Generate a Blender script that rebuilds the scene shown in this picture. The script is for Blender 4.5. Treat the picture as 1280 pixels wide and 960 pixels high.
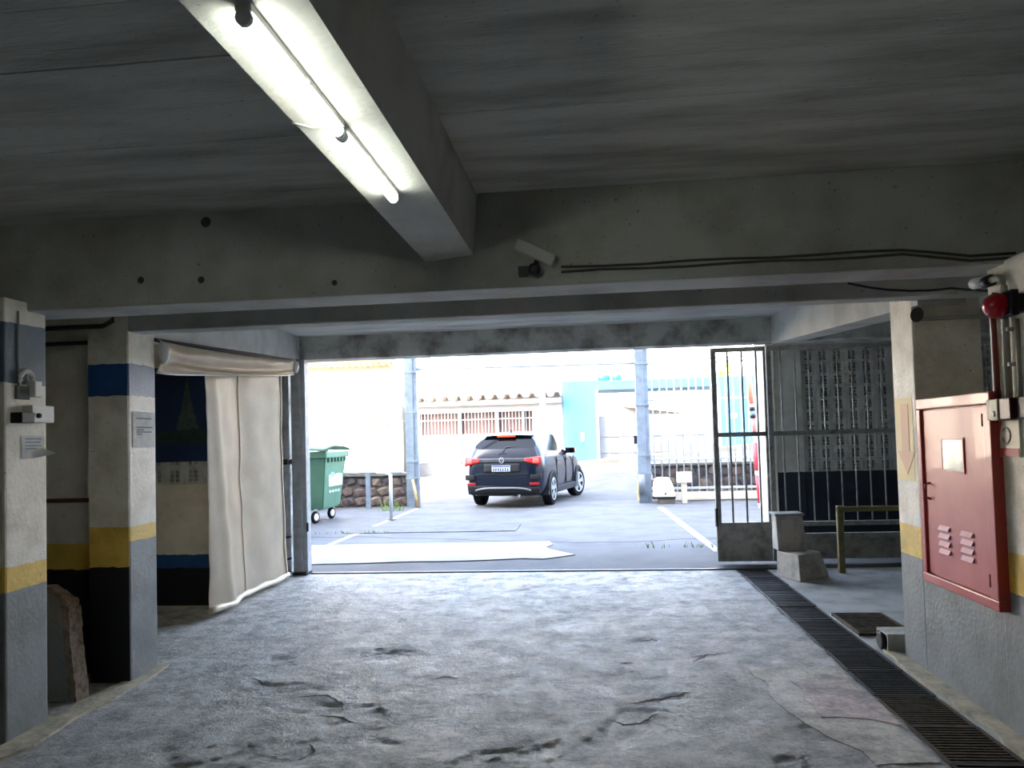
import bpy, bmesh, math, random
from mathutils import Vector, Matrix, noise

for o in list(bpy.data.objects):
    bpy.data.objects.remove(o, do_unlink=True)
S = bpy.context.scene
C = S.collection
RND = random.Random(7)

# ------------------------------------------------------------------ camera
CAM_H = 1.45
YAW, PITCH, ROLL, SHIFT = 0.10262, 0.035537, 0.028006, 35.54
F_PX = 950.0
fw = Vector((-math.sin(YAW)*math.cos(PITCH), math.cos(YAW)*math.cos(PITCH), math.sin(PITCH)))
rt = Vector((math.cos(YAW), math.sin(YAW), 0)); up = rt.cross(fw)
rt2 = rt*math.cos(ROLL) - up*math.sin(ROLL); up2 = rt*math.sin(ROLL) + up*math.cos(ROLL)
cd = bpy.data.cameras.new('camera'); cam = bpy.data.objects.new('camera', cd); C.objects.link(cam)
cd.sensor_width = 36; cd.lens = 36*F_PX/1280; cd.shift_y = SHIFT/1280; cd.clip_start = 0.05; cd.clip_end = 300
m3 = Matrix((rt2, up2, -fw)).transposed().to_4x4(); m3.translation = Vector((0, 0, CAM_H)); cam.matrix_world = m3
S.camera = cam

# ------------------------------------------------------------------ sky, sun, exposure
SUN_EL, SUN_AZ = math.radians(40), math.radians(205)      # azimuth of the sun seen from above, clockwise from +Y
W = bpy.data.worlds.new('sky'); S.world = W; W.use_nodes = True
nt = W.node_tree; nt.nodes.clear()
sk = nt.nodes.new('ShaderNodeTexSky'); sk.sky_type = 'NISHITA'; sk.sun_disc = False
sk.sun_elevation = SUN_EL; sk.sun_rotation = SUN_AZ; sk.air_density = 1.0; sk.dust_density = 7.0; sk.ozone_density = 1.0
bgn = nt.nodes.new('ShaderNodeBackground'); bgn.inputs['Strength'].default_value = 1.0
wo = nt.nodes.new('ShaderNodeOutputWorld')
hs = nt.nodes.new('ShaderNodeHueSaturation'); hs.inputs['Saturation'].default_value = .85
nt.links.new(sk.outputs[0], hs.inputs['Color']); nt.links.new(hs.outputs[0], bgn.inputs[0]); nt.links.new(bgn.outputs[0], wo.inputs[0])
sd = bpy.data.lights.new('sun_offscreen', 'SUN'); sd.energy = 9; sd.angle = math.radians(0.6); sd.color = (1, .93, .82)
sun = bpy.data.objects.new('sun_offscreen', sd); C.objects.link(sun)
sdir = Vector((math.sin(SUN_AZ)*math.cos(SUN_EL), math.cos(SUN_AZ)*math.cos(SUN_EL), math.sin(SUN_EL)))
sun.rotation_euler = sdir.to_track_quat('Z', 'Y').to_euler(); sun.location = (0, 0, 20)
vs = S.view_settings; vs.view_transform = 'Standard'; vs.look = 'None'; vs.gamma = 1; vs.use_curve_mapping = False
vs.exposure = 2.55
TUBE_STRENGTH = 7.0
try:
    S.cycles.diffuse_bounces = 8; S.cycles.max_bounces = 12; S.cycles.glossy_bounces = 4
except Exception:
    pass

# ------------------------------------------------------------------ materials
MATS = {}
def lin(c):
    return tuple(((v/255)/12.92 if v/255 <= .04045 else ((v/255+.055)/1.055)**2.4) for v in c)
def mat(name, col, rough=.6, metal=0, col2=None, scale=6, detail=6, bump=0.0, bscale=40, bands=None, wob=.012,
        spec=.5, emit=None, estr=0, stretch=(1, 1, 1), coat=0, alpha=1, trans=0, speck=0):
    """procedural surface; colours are sRGB 0-255; bands = [(z_from, colour)] bottom to top, painted dado bands"""
    if name in MATS: return MATS[name]
    m = bpy.data.materials.new(name); m.use_nodes = True
    n = m.node_tree.nodes; l = m.node_tree.links
    b = n['Principled BSDF']
    b.inputs['Roughness'].default_value = rough; b.inputs['Metallic'].default_value = metal
    b.inputs['Specular IOR Level'].default_value = spec
    b.inputs['Coat Weight'].default_value = coat
    b.inputs['Transmission Weight'].default_value = trans
    tc = n.new('ShaderNodeNewGeometry')
    mp = n.new('ShaderNodeMapping'); mp.inputs['Scale'].default_value = stretch
    l.new(tc.outputs['Position'], mp.inputs['Vector'])
    nz = n.new('ShaderNodeTexNoise'); nz.inputs['Scale'].default_value = scale; nz.inputs['Detail'].default_value = detail
    nz.inputs['Roughness'].default_value = .62
    l.new(mp.outputs[0], nz.inputs['Vector'])
    if bands:
        sp = n.new('ShaderNodeSeparateXYZ'); l.new(tc.outputs['Position'], sp.inputs[0])
        nw = n.new('ShaderNodeTexNoise'); nw.inputs['Scale'].default_value = 14; nw.inputs['Detail'].default_value = 4
        l.new(tc.outputs['Position'], nw.inputs['Vector'])
        ma = n.new('ShaderNodeMath'); ma.operation = 'MULTIPLY_ADD'; ma.inputs[1].default_value = wob*2; ma.inputs[2].default_value = -wob
        l.new(nw.outputs['Fac'], ma.inputs[0])
        ad = n.new('ShaderNodeMath'); ad.operation = 'ADD'; l.new(sp.outputs['Z'], ad.inputs[0]); l.new(ma.outputs[0], ad.inputs[1])
        dv = n.new('ShaderNodeMath'); dv.operation = 'DIVIDE'; dv.inputs[1].default_value = 4.0; l.new(ad.outputs[0], dv.inputs[0])
        cr = n.new('ShaderNodeValToRGB'); cr.color_ramp.interpolation = 'CONSTANT'
        e = cr.color_ramp.elements
        e[0].position = 0; e[0].color = lin(bands[0][1])+(1,)
        e[1].position = bands[1][0]/4; e[1].color = lin(bands[1][1])+(1,)
        for z, c in bands[2:]:
            x = e.new(z/4); x.color = lin(c)+(1,)
        l.new(dv.outputs[0], cr.inputs[0]); base = cr.outputs[0]
    else:
        rg = n.new('ShaderNodeRGB'); rg.outputs[0].default_value = lin(col)+(1,); base = rg.outputs[0]
    if col2 is not None:
        cr2 = n.new('ShaderNodeValToRGB'); cr2.color_ramp.elements[0].position = .42; cr2.color_ramp.elements[1].position = .66
        l.new(nz.outputs['Fac'], cr2.inputs[0])
        mx = n.new('ShaderNodeMix'); mx.data_type = 'RGBA'
        mx.blend_type = 'MULTIPLY' if bands else 'MIX'
        l.new(cr2.outputs[0], mx.inputs['Factor']); l.new(base, mx.inputs['A']); mx.inputs['B'].default_value = lin(col2)+(1,)
        base = mx.outputs['Result']
    if speck:
        ns = n.new('ShaderNodeTexNoise'); ns.inputs['Scale'].default_value = 55; ns.inputs['Detail'].default_value = 3
        l.new(tc.outputs['Position'], ns.inputs['Vector'])
        c3 = n.new('ShaderNodeValToRGB'); c3.color_ramp.elements[0].position = .68; c3.color_ramp.elements[1].position = .74
        l.new(ns.outputs['Fac'], c3.inputs[0])
        mu = n.new('ShaderNodeMath'); mu.operation = 'MULTIPLY'; mu.inputs[1].default_value = speck; l.new(c3.outputs[0], mu.inputs[0])
        m2 = n.new('ShaderNodeMix'); m2.data_type = 'RGBA'; l.new(mu.outputs[0], m2.inputs['Factor'])
        l.new(base, m2.inputs['A']); m2.inputs['B'].default_value = (.03, .028, .025, 1); base = m2.outputs['Result']
    l.new(base, b.inputs['Base Color'])
    if bump:
        nb = n.new('ShaderNodeTexNoise'); nb.inputs['Scale'].default_value = bscale; nb.inputs['Detail'].default_value = 8
        l.new(mp.outputs[0], nb.inputs['Vector'])
        bp = n.new('ShaderNodeBump'); bp.inputs['Strength'].default_value = bump; bp.inputs['Distance'].default_value = .01
        l.new(nb.outputs['Fac'], bp.inputs['Height']); l.new(bp.outputs[0], b.inputs['Normal'])
    if emit:
        b.inputs['Emission Color'].default_value = lin(emit)+(1,); b.inputs['Emission Strength'].default_value = estr
    MATS[name] = m
    return m

WHITE, GREY, YEL = (236, 230, 216), (136, 139, 140), (236, 198, 88)
M = dict(
    ceil=mat('ceiling_concrete', (192, 194, 189), .85, col2=(152, 150, 142), scale=2.2, stretch=(.5, 3, 1), bump=.35, bscale=30, speck=.5),
    beam=mat('beam_paint', (192, 194, 189), .75, col2=(162, 160, 153), scale=2.0, bump=.25, bscale=35, speck=.6),
    beam2=mat('beam_paint_light', (192, 194, 189), .6, col2=(162, 160, 153), scale=2.4, bump=.2, speck=.4),
    lint=mat('lintel_paint', (192, 194, 189), .8, col2=(120, 114, 106), scale=3.5, bump=.3, speck=.5),
    col1=mat('pillar_paint_near', WHITE, .45, bands=[(0, GREY), (.75, YEL), (.86, WHITE), (1.81, (96, 112, 124)), (2.11, WHITE)], col2=(226, 222, 214), scale=5, bump=.25, speck=.7),
    col2=mat('pillar_paint_far', WHITE, .4, bands=[(0, GREY), (.86, YEL), (.965, WHITE), (1.79, (34, 82, 138)), (2.0, WHITE)], col2=(226, 222, 214), scale=5, bump=.25, speck=.7),
    colr=mat('pillar_paint_right', WHITE, .5, bands=[(0, GREY), (.66, YEL), (.85, WHITE), (3.9, WHITE)], col2=(222, 219, 211), scale=5, bump=.35, speck=.7),
    recess=mat('recess_wall_paint', WHITE, .6, bands=[(0, (28, 29, 34)), (.66, YEL), (.84, WHITE), (3.9, WHITE)], col2=(226, 222, 214), scale=3, bump=.2, speck=.4),
    side=mat('side_room_paint', WHITE, .6, bands=[(0, (28, 29, 34)), (.34, (34, 82, 138)), (.46, WHITE), (3.9, WHITE)], col2=(226, 222, 214), scale=3, bump=.2),
    navy=mat('navy_dado_wall', WHITE, .6, bands=[(0, (24, 32, 48)), (.93, (198, 199, 192)), (3.9, WHITE)], col2=(216, 214, 208), scale=3, bump=.2),
    block=mat('breeze_block_cement', (198, 199, 192), .85, col2=(168, 168, 160), scale=9, bump=.3),
    dark=mat('dark_backing', (22, 23, 24), .9),
    drainm=mat('drain_grate_iron', (44, 42, 42), .6, .6, col2=(66, 58, 50), scale=14, bump=.3),
    rust=mat('rusty_grate_iron', (88, 72, 50), .75, .4, col2=(58, 46, 36), scale=18, bump=.4),
    chan=mat('drain_channel_mud', (34, 30, 27), .95, col2=(52, 46, 38), scale=20, bump=.5),
    kick=mat('kick_plate_paint', (162, 160, 154), .5, 0, col2=(118, 114, 107), scale=9, bump=.15),
    steel=mat('galvanised_steel', (186, 190, 193), .5, 0, col2=(160, 164, 166), scale=10),
    gate=mat('gate_grey_paint', (162, 160, 154), .5, 0, col2=(118, 114, 107), scale=9, bump=.15),
    barp=mat('fence_bar_paint', (158, 159, 155), .5, 0, col2=(124, 122, 116), scale=12),
    black=mat('black_plastic', (22, 22, 24), .45),
    rubber=mat('tyre_rubber', (24, 24, 26), .9, spec=.1, bump=.2, bscale=80),
    white=mat('white_plastic', (226, 226, 220), .4),
    paper=mat('white_paper', (226, 226, 226), .7, col2=(206, 208, 212), scale=20),
    ink=mat('grey_print', (120, 122, 130), .7),
    red=mat('red_enamel', (186, 68, 60), .38, col2=(196, 84, 74), scale=3, coat=.15),
    redd=mat('red_dark_enamel', (186, 68, 60), .4),
    redpipe=mat('red_pipe_paint', (128, 44, 42), .4, col2=(110, 40, 38), scale=10),
    alarm=mat('alarm_red_lens', (190, 14, 34), .2, coat=.6),
    cream=mat('cream_paint', (222, 212, 182), .5),
    tarp=mat('tarpaulin_vinyl', (240, 224, 198), .42, col2=(230, 214, 190), scale=4, bump=.12, bscale=14),
    tarp2=mat('tarpaulin_roll_vinyl', (240, 224, 198), .38, col2=(230, 214, 190), scale=5, bump=.12, bscale=16),
    ylw=mat('yellow_guard_paint', (128, 116, 70), .6, col2=(98, 90, 62), scale=10),
    cement=mat('loose_block_cement', (186, 178, 166), .85, col2=(150, 144, 134), scale=9, bump=.4, speck=.3),
    slabm=mat('leaning_slab_concrete', (128, 132, 128), .85, col2=(150, 138, 118), scale=5, bump=.4, speck=.4),
    slabe=mat('leaning_slab_edge', (150, 130, 110), .9, col2=(96, 82, 68), scale=22, bump=.7),
    pane=mat('cabinet_pane', (104, 126, 138), .12, spec=.8, col2=(150, 170, 178), scale=8),
    glass=mat('window_glass', (90, 108, 120), .08, spec=.8),
)

# ------------------------------------------------------------------ mesh helpers
def B(): return bmesh.new()
def box(bm, x0, x1, y0, y1, z0, z1, bev=0):
    b2 = bmesh.new()
    bmesh.ops.create_cube(b2, size=1)
    for v in b2.verts:
        v.co = Vector(((x0+x1)/2+v.co.x*(x1-x0), (y0+y1)/2+v.co.y*(y1-y0), (z0+z1)/2+v.co.z*(z1-z0)))
    if bev: bmesh.ops.bevel(b2, geom=b2.edges[:], offset=bev, segments=2, profile=.6, affect='EDGES')
    merge(bm, b2); return bm
def merge(bm, b2, mtx=None):
    mp = {}
    for v in b2.verts: mp[v] = bm.verts.new(mtx @ v.co if mtx else v.co)
    for f in b2.faces:
        try:
            nf = bm.faces.new([mp[v] for v in f.verts]); nf.smooth = f.smooth
        except ValueError: pass
    b2.free()
def hexa(bm, p):
    """8 corners: bottom 0-3 ccw, top 4-7"""
    v = [bm.verts.new(q) for q in p]
    for f in ((3,2,1,0), (4,5,6,7), (0,1,5,4), (1,2,6,5), (2,3,7,6), (3,0,4,7)): bm.faces.new([v[i] for i in f])
    return bm
def tube(bm, pts, r, seg=10, cap=True):
    pts = [Vector(p) for p in pts]; rings = []
    rr = r if isinstance(r, (list, tuple)) else [r]*len(pts)
    for i, p in enumerate(pts):
        d = (pts[min(i+1, len(pts)-1)]-pts[max(i-1, 0)]).normalized()
        a = d.cross(Vector((0, 0, 1)) if abs(d.z) < .95 else Vector((1, 0, 0))).normalized(); b = d.cross(a)
        rings.append([bm.verts.new(p+(a*math.cos(t)+b*math.sin(t))*rr[i]) for t in [2*math.pi*k/seg for k in range(seg)]])
    for i in range(len(rings)-1):
        for k in range(seg):
            f = bm.faces.new((rings[i][k], rings[i][(k+1) % seg], rings[i+1][(k+1) % seg], rings[i+1][k])); f.smooth = True
    if cap:
        bm.faces.new(rings[0][::-1]); bm.faces.new(rings[-1])
    return bm
def prism(bm, pts, axis, a, b):
    """extrude a 2D outline along axis 'x','y' or 'z' from a to b"""
    def P(u, w, t): return {'x': (t, u, w), 'y': (u, t, w), 'z': (u, w, t)}[axis]
    A = [bm.verts.new(P(u, w, a)) for u, w in pts]; Bv = [bm.verts.new(P(u, w, b)) for u, w in pts]
    n = len(pts)
    bm.faces.new(A); bm.faces.new(Bv[::-1])
    for i in range(n): bm.faces.new((A[i], Bv[i], Bv[(i+1) % n], A[(i+1) % n]))
    bmesh.ops.recalc_face_normals(bm, faces=bm.faces[:])
    return bm
def lathe(bm, prof, org, axis, seg=24):
    """prof = [(t along axis, radius)]"""
    axis = Vector(axis).normalized(); a = axis.orthogonal().normalized(); b = axis.cross(a); org = Vector(org); rings = []
    for t, r in prof:
        rings.append([bm.verts.new(org+axis*t+(a*math.cos(2*math.pi*k/seg)+b*math.sin(2*math.pi*k/seg))*max(r, .0005)) for k in range(seg)])
    for i in range(len(rings)-1):
        for k in range(seg):
            f = bm.faces.new((rings[i][k], rings[i][(k+1) % seg], rings[i+1][(k+1) % seg], rings[i+1][k])); f.smooth = True
    bm.faces.new(rings[0][::-1]); bm.faces.new(rings[-1])
    bmesh.ops.recalc_face_normals(bm, faces=bm.faces[:])
    return bm
def grid(bm, nu, nv, fn, smooth=True, thick=0):
    V = [[bm.verts.new(fn(i/nu, j/nv)) for j in range(nv+1)] for i in range(nu+1)]
    for i in range(nu):
        for j in range(nv):
            f = bm.faces.new((V[i][j], V[i+1][j], V[i+1][j+1], V[i][j+1])); f.smooth = smooth
    return bm

ORG = {}
def obj(name, bm, m, parent=None, local=False, smooth=False):
    """link bm as one mesh object; vertices are world coordinates unless local; origin goes to the base"""
    me = bpy.data.meshes.new(name)
    o = bpy.data.objects.new(name, me); C.objects.link(o)
    if parent is None:
        xs = [v.co.x for v in bm.verts]; ys = [v.co.y for v in bm.verts]; zs = [v.co.z for v in bm.verts]
        org = Vector(((min(xs)+max(xs))/2, (min(ys)+max(ys))/2, min(zs)))
        bmesh.ops.translate(bm, verts=bm.verts[:], vec=-org); o.location = org
        ORG[o.name] = org
    else:
        if not local: bmesh.ops.translate(bm, verts=bm.verts[:], vec=-ORG[parent.name])
        ORG[o.name] = ORG.get(parent.name, Vector()) if not local else Vector()
        o.parent = parent
    if smooth:
        for f in bm.faces: f.smooth = True
    bm.to_mesh(me); bm.free(); me.materials.append(m)
    return o
def piece(name, me, loc, parent, rot=(0, 0, 0), scale=(1, 1, 1)):
    """one of many alike pieces, sharing mesh data; loc in world coordinates"""
    o = bpy.data.objects.new(name, me); C.objects.link(o); o.parent = parent
    o.location = Vector(loc)-ORG[parent.name]; o.rotation_euler = rot; o.scale = scale
    return o
def mesh_of(name, bm, m):
    me = bpy.data.meshes.new(name); bm.to_mesh(me); bm.free(); me.materials.append(m); return me
def thing(name, label, cat, loc, group=None, rotz=0):
    o = bpy.data.objects.new(name, None); C.objects.link(o); o.location = loc; o.rotation_euler.z = rotz
    o['label'] = label; o['category'] = cat; o.empty_display_size = .1
    if group: o['group'] = group
    ORG[o.name] = Vector(loc)
    return o
def tag(o, label, cat, group=None):
    o['label'] = label; o['category'] = cat
    if group: o['group'] = group
    return o
def struct(name, bm, m):
    o = obj(name, bm, m); o['kind'] = 'structure'; return o
def copy_tree(o, parent=None):
    c = o.copy(); C.objects.link(c); c.parent = parent
    ORG[c.name] = Vector(o.location)
    for ch in [q for q in C.objects if q.parent == o]: copy_tree(ch, c)
    return c

# ================================================================== STRUCTURE
CEIL = 2.67; SOF = 2.2
XL, XR = 1.49, 1.81           # drain channel
# ---- floor: broken cement screed, left of the drain
floor_m = mat('floor_screed', (188, 189, 188), .42, col2=(132, 131, 130), scale=1.6, detail=10, bump=1.0, bscale=34, spec=.22, speck=.35)
def floor_nodes(m, dark=(44, 42, 40), light=(210, 208, 203)):
    """blotchy worn screed: large stains, medium mottling and fine grain in colour, roughness and relief"""
    n = m.node_tree.nodes; l = m.node_tree.links; b = n['Principled BSDF']
    tc = n.new('ShaderNodeNewGeometry')
    def nz(sc, det, ro):
        q = n.new('ShaderNodeTexNoise'); q.inputs['Scale'].default_value = sc; q.inputs['Detail'].default_value = det; q.inputs['Roughness'].default_value = ro
        l.new(tc.outputs['Position'], q.inputs['Vector']); return q.outputs['Fac']
    def mr(src, a, b_, c, d):
        q = n.new('ShaderNodeMapRange'); q.inputs['From Min'].default_value = a; q.inputs['From Max'].default_value = b_
        q.inputs['To Min'].default_value = c; q.inputs['To Max'].default_value = d; l.new(src, q.inputs['Value']); return q.outputs[0]
    def mul(x, y):
        q = n.new('ShaderNodeMath'); q.operation = 'MULTIPLY'; l.new(x, q.inputs[0]); l.new(y, q.inputs[1]); return q.outputs[0]
    v = mul(mul(mr(nz(.8, 8, .6), .35, .65, .78, 1.1), mr(nz(5.5, 12, .72), .38, .60, .48, 1.15)), mul(mr(nz(38, 6, .7), .36, .62, .75, 1.1), mr(nz(19, 9, .78), .58, .66, 1.0, .45)))
    mx = n.new('ShaderNodeMix'); mx.data_type = 'RGBA'
    mx.inputs['A'].default_value = lin(dark)+(1,); mx.inputs['B'].default_value = lin(light)+(1,)
    l.new(v, mx.inputs['Factor']); l.new(mx.outputs['Result'], b.inputs['Base Color'])
    l.new(mr(nz(3.3, 9, .7), .35, .68, .46, .80), b.inputs['Roughness'])
    bp = n.new('ShaderNodeBump'); bp.inputs['Strength'].default_value = 1.0; bp.inputs['Distance'].default_value = .03
    ad = n.new('ShaderNodeMath'); ad.operation = 'ADD'; l.new(nz(16, 12, .72), ad.inputs[0]); l.new(mr(nz(60, 6, .7), 0, 1, 0, .35), ad.inputs[1])
    l.new(ad.outputs[0], bp.inputs['Height']); l.new(bp.outputs[0], b.inputs['Normal'])
floor_nodes(floor_m)
def frange(a, b, s):
    n = max(1, round((b-a)/s)); return [a+(b-a)*i/n for i in range(n)]
FLAKES = [(-1.75, 4.25, .22), (-1.42, 4.02, .16), (-1.3, 3.55, .3), (-1.45, 5.13, .16), (.25, 4.0, .2), (.42, 4.3, .16), (.1, 3.85, .15),
          (.36, 5.5, .14), (-2.1, 4.45, .15), (-.4, 3.4, .25), (.8, 3.2, .2), (-1.9, 3.1, .3)]
def floor_z(x, y):
    n1 = noise.fractal(Vector((x*1.9, y*1.9, .3)), 1.0, 2.1, 5)
    z = n1*.0016
    boost = 0
    for fx, fy, fr in FLAKES:
        d2 = ((x-fx)**2+((y-fy)*.9)**2)/(fr*fr)
        if d2 < 5: boost += 1.1*math.exp(-d2)
    n2 = noise.fractal(Vector((x*3.1+9, y*3.1, 1.7)), .9, 2.2, 5)
    t = (n2*.85+boost-.60)/.08
    t = 0 if t < 0 else 1 if t > 1 else t
    z -= .009*t
    n3 = noise.fractal(Vector((x*9, y*9, 4.1)), .8, 2.2, 3)
    z += n3*.0045*(1+.8*t)
    fade = min(1, max(0, (8.3-y)/.25))
    return z*fade-.001
xs = frange(-7.2, -3.2, .35)+frange(-3.2, 1.3, .024)+frange(1.3, XL, .03)+[XL]
ys = frange(-7, 2.2, .5)+frange(2.2, 5.4, .022)+frange(5.4, 8.36, .036)+[8.36]
bm = B(); V = [[bm.verts.new((x, y, floor_z(x, y))) for y in ys] for x in xs]
for i in range(len(xs)-1):
    for j in range(len(ys)-1):
        bm.faces.new((V[i][j], V[i+1][j], V[i+1][j+1], V[i][j+1])).smooth = True
low = [bm.verts.new((XL, y, -.2)) for y in ys]                 # edge of the screed down into the channel
for j in range(len(ys)-1): bm.faces.new((V[-1][j+1], V[-1][j], low[j], low[j+1]))
fl = struct('floor', bm, floor_m)
# dirt-filled cracks along the edges of the broken screed
crk = mat('screed_crack_dirt', (46, 43, 40), .95)
r_ = random.Random(11)
for pl in ([(-1.78, 4.30), (-1.66, 4.33), (-1.52, 4.28), (-1.42, 4.16), (-1.40, 4.06)], [(-1.50, 4.02), (-1.36, 3.98), (-1.27, 3.90)], [(-1.42, 3.66), (-1.36, 3.55), (-1.40, 3.45)],
           [(.16, 4.20), (.24, 4.25), (.34, 4.30), (.46, 4.38), (.52, 4.40)], [(.06, 3.98), (.12, 3.92), (.20, 3.94), (.27, 4.04), (.31, 4.10)], [(-1.62, 5.10), (-1.50, 5.20), (-1.36, 5.20), (-1.28, 5.15)],
           [(.30, 5.50), (.38, 5.54), (.46, 5.52)], [(-2.16, 4.62), (-2.04, 4.52), (-1.98, 4.50)], [(.14, 4.95), (.22, 4.96)], [(-1.02, 4.62), (-.92, 4.66), (-.86, 4.64)], [(.60, 5.0), (.70, 5.12), (.84, 5.2)]):
    pts = []
    for (xa, ya), (xb, yb) in zip(pl[:-1], pl[1:]):
        for k in range(5): pts.append((xa+(xb-xa)*k/5+r_.uniform(-.008, .008), ya+(yb-ya)*k/5+r_.uniform(-.008, .008)))
    pts.append(pl[-1]); n_ = len(pts); b_ = B(); prev = None
    for i, (x, y) in enumerate(pts):
        w_ = .002+.014*math.sin(math.pi*i/(n_-1))*r_.uniform(.45, 1.2)
        z_ = max(floor_z(x, y), floor_z(x, y+w_))+.0025
        cur = (b_.verts.new((x, y-w_*.5, z_)), b_.verts.new((x, y+w_, z_+.001)))
        if prev: b_.faces.new((prev[0], cur[0], cur[1], prev[1]))
        prev = cur
    obj('crack', b_, crk, fl)
floor_r = mat('floor_screed_side', (176, 175, 170), .75, col2=(136, 134, 128), scale=2.5, detail=9, bump=.7, bscale=30, speck=.3)
xs = [XR]+frange(XR+.02, 3.2, .05)+[3.2, 4.5, 6.2]; ys = frange(-7, 2.5, .6)+frange(2.5, 8.9, .05)+[8.9, 10.4]
bm = B(); V = [[bm.verts.new((x, y, floor_z(x+20, y)*.6)) for y in ys] for x in xs]
for i in range(len(xs)-1):
    for j in range(len(ys)-1): bm.faces.new((V[i][j], V[i+1][j], V[i+1][j+1], V[i][j+1])).smooth = True
low = [bm.verts.new((XR, y, -.2)) for y in ys]
for j in range(len(ys)-1): bm.faces.new((V[0][j], V[0][j+1], low[j+1], low[j]))
struct('floor', bm, floor_r)
struct('floor', box(B(), XL-.01, XR+.01, -7, 8.36, -.24, -.14), M['chan'])
# patches of other screed beside the drain and along the left edge
def blob(pts, z0, z1, m, name, label, cat, jag=.03, seed=1):
    r = random.Random(seed); out = []
    for i in range(len(pts)):
        a = Vector(pts[i]); b = Vector(pts[(i+1) % len(pts)]); n = max(2, int((b-a).length/.12))
        for k in range(n):
            p = a.lerp(b, k/n); out.append((p.x+r.uniform(-jag, jag), p.y+r.uniform(-jag, jag)))
    o = obj(name, prism(B(), out, 'z', z0, z1), m)
    o['kind'] = 'structure'; o['label'] = label
    return o
pink = mat('floor_pink_stain', (176, 158, 152), .6); floor_nodes(pink, (70, 62, 60), (226, 206, 200))
beige = mat('floor_beige_patch', (176, 158, 152), .6); floor_nodes(beige, (70, 66, 60), (226, 218, 204))
blob([(.93, 4.85), (1.46, 4.85), (1.46, 3.5), (1.2, 3.5), (.98, 4.0)], -.012, .003, beige, 'floor_patch', 'beige cement repair beside the drain', 'patch', .03, 8)
blob([(1.12, 4.6), (1.44, 4.62), (1.45, 3.95), (1.10, 4.05)], -.012, .006, pink, 'floor_patch', 'pinkish cement repair beside the drain', 'patch', .03, 3)
ledge = mat('floor_dusty_edge', (196, 184, 158), .85, col2=(150, 142, 126), scale=8, detail=9, bump=.7, bscale=30)
blob([(-2.97, 3.2), (-2.80, 3.4), (-2.82, 4.4), (-2.86, 4.9), (-2.97, 4.9)], -.01, .012, ledge, 'floor_edge', 'dusty mortar edge at the foot of the left pillars', 'edge', .025, 4)
blob([(1.83, 3.3), (1.97, 3.3), (1.95, 5.1), (1.84, 5.2)], -.01, .02, ledge, 'floor_edge', 'dusty mortar edge at the foot of the right wall', 'edge', .02, 5)

# ---- ceiling with the imprint of every form board
ce = struct('ceiling', box(B(), -7.2, 6.2, -7, 8.6, CEIL+.012, CEIL+.25), M['ceil'])
bw = .31
for side, (x0, x1) in enumerate(((-6.6, -.82), (-.56, 5.2))):
    y = -1.5-.09*side; k = 0
    bm_ = box(B(), x0, x1, 0, bw-.002, 0, .02, .001); me = mesh_of('form_board', bm_, M['ceil'])
    while y < 3.6:
        piece('form_board', me, (0, y, CEIL-.004+RND.uniform(-.0018, .0018)), ce, (RND.uniform(-.002, .002), 0, 0)); y += bw; k += 1
# ---- beams
def beam(name, x0, x1, y0, y1, z0, z1, m): return struct(name, box(B(), x0, x1, y0, y1, z0, z1, .012), m)
beam('beam_front', -6.8, 5.2, 3.72, 4.0, SOF, CEIL+.05, M['beam'])
beam('beam_middle', -2.9, 2.3, 4.52, 4.68, SOF, CEIL+.05, M['beam'])
bm = B(); hexa(bm, [(-.796, -7, 2.35), (-.555, -7, 2.375), (-.555, 3.74, 2.375), (-.796, 3.74, 2.35),
                    (-.83, -7, CEIL+.03), (-.525, -7, CEIL+.03), (-.525, 3.74, CEIL+.03), (-.83, 3.74, CEIL+.03)])
bmesh.ops.recalc_face_normals(bm, faces=bm.faces[:]); struct('beam_lamp', bm, mat('lamp_beam_paint', (192, 194, 189), .7, col2=(162, 160, 153), scale=2.4, bump=.2, speck=.4))
struct('lintel', box(B(), -3.6, 6.2, 8.36, 8.62, 2.42, CEIL+.05, .01), M['lint'])
bm = B(); hexa(bm, [(-3.22, 4.66, 2.2), (-2.95, 4.66, 2.2), (-3.28, 8.38, 2.43), (-3.6, 8.38, 2.43), (-3.22, 4.66, 2.7), (-2.95, 4.66, 2.7), (-3.28, 8.38, 2.7), (-3.6, 8.38, 2.7)])
bmesh.ops.recalc_face_normals(bm, faces=bm.faces[:]); struct('beam_left', bm, M['beam2'])
bm = B(); hexa(bm, [(1.93, 4.66, 2.17), (2.2, 4.66, 2.17), (2.2, 8.38, 2.4), (1.96, 8.38, 2.4), (1.93, 4.66, 2.7), (2.2, 4.66, 2.7), (2.2, 8.38, 2.7), (1.96, 8.38, 2.7)])
bmesh.ops.recalc_face_normals(bm, faces=bm.faces[:]); struct('beam_right', bm, M['beam2'])
# ---- pillars and walls
def pillar(x0, x1, y0, y1, z1, m): return struct('pillar', box(B(), x0, x1, y0, y1, -.02, z1, .012), m)
pillar(-3.27, -2.95, 3.56, 3.86, 2.25, M['col1'])
pillar(-3.17, -2.90, 4.52, 4.82, CEIL+.02, M['col2'])
pillar(1.93, 2.32, 4.75, 5.08, CEIL+.02, M['colr'])
pillar(1.93, 2.32, 3.45, 3.88, SOF+.02, M['colr'])
struct('wall_right', box(B(), 1.932, 2.14, 3.86, 4.77, -.02, 1.52, .01), M['colr'])
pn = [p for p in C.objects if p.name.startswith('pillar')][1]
obj('painted_face', box(B(), -3.168, -2.904, 4.517, 4.5215, 0, CEIL), mat('pillar_face_paint', WHITE, .5, bands=[(0, (30, 31, 36)), (.71, YEL), (.965, WHITE), (1.79, (34, 82, 138)), (2.0, WHITE)], col2=(226, 222, 214), scale=5, bump=.25, speck=.6), pn)
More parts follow.
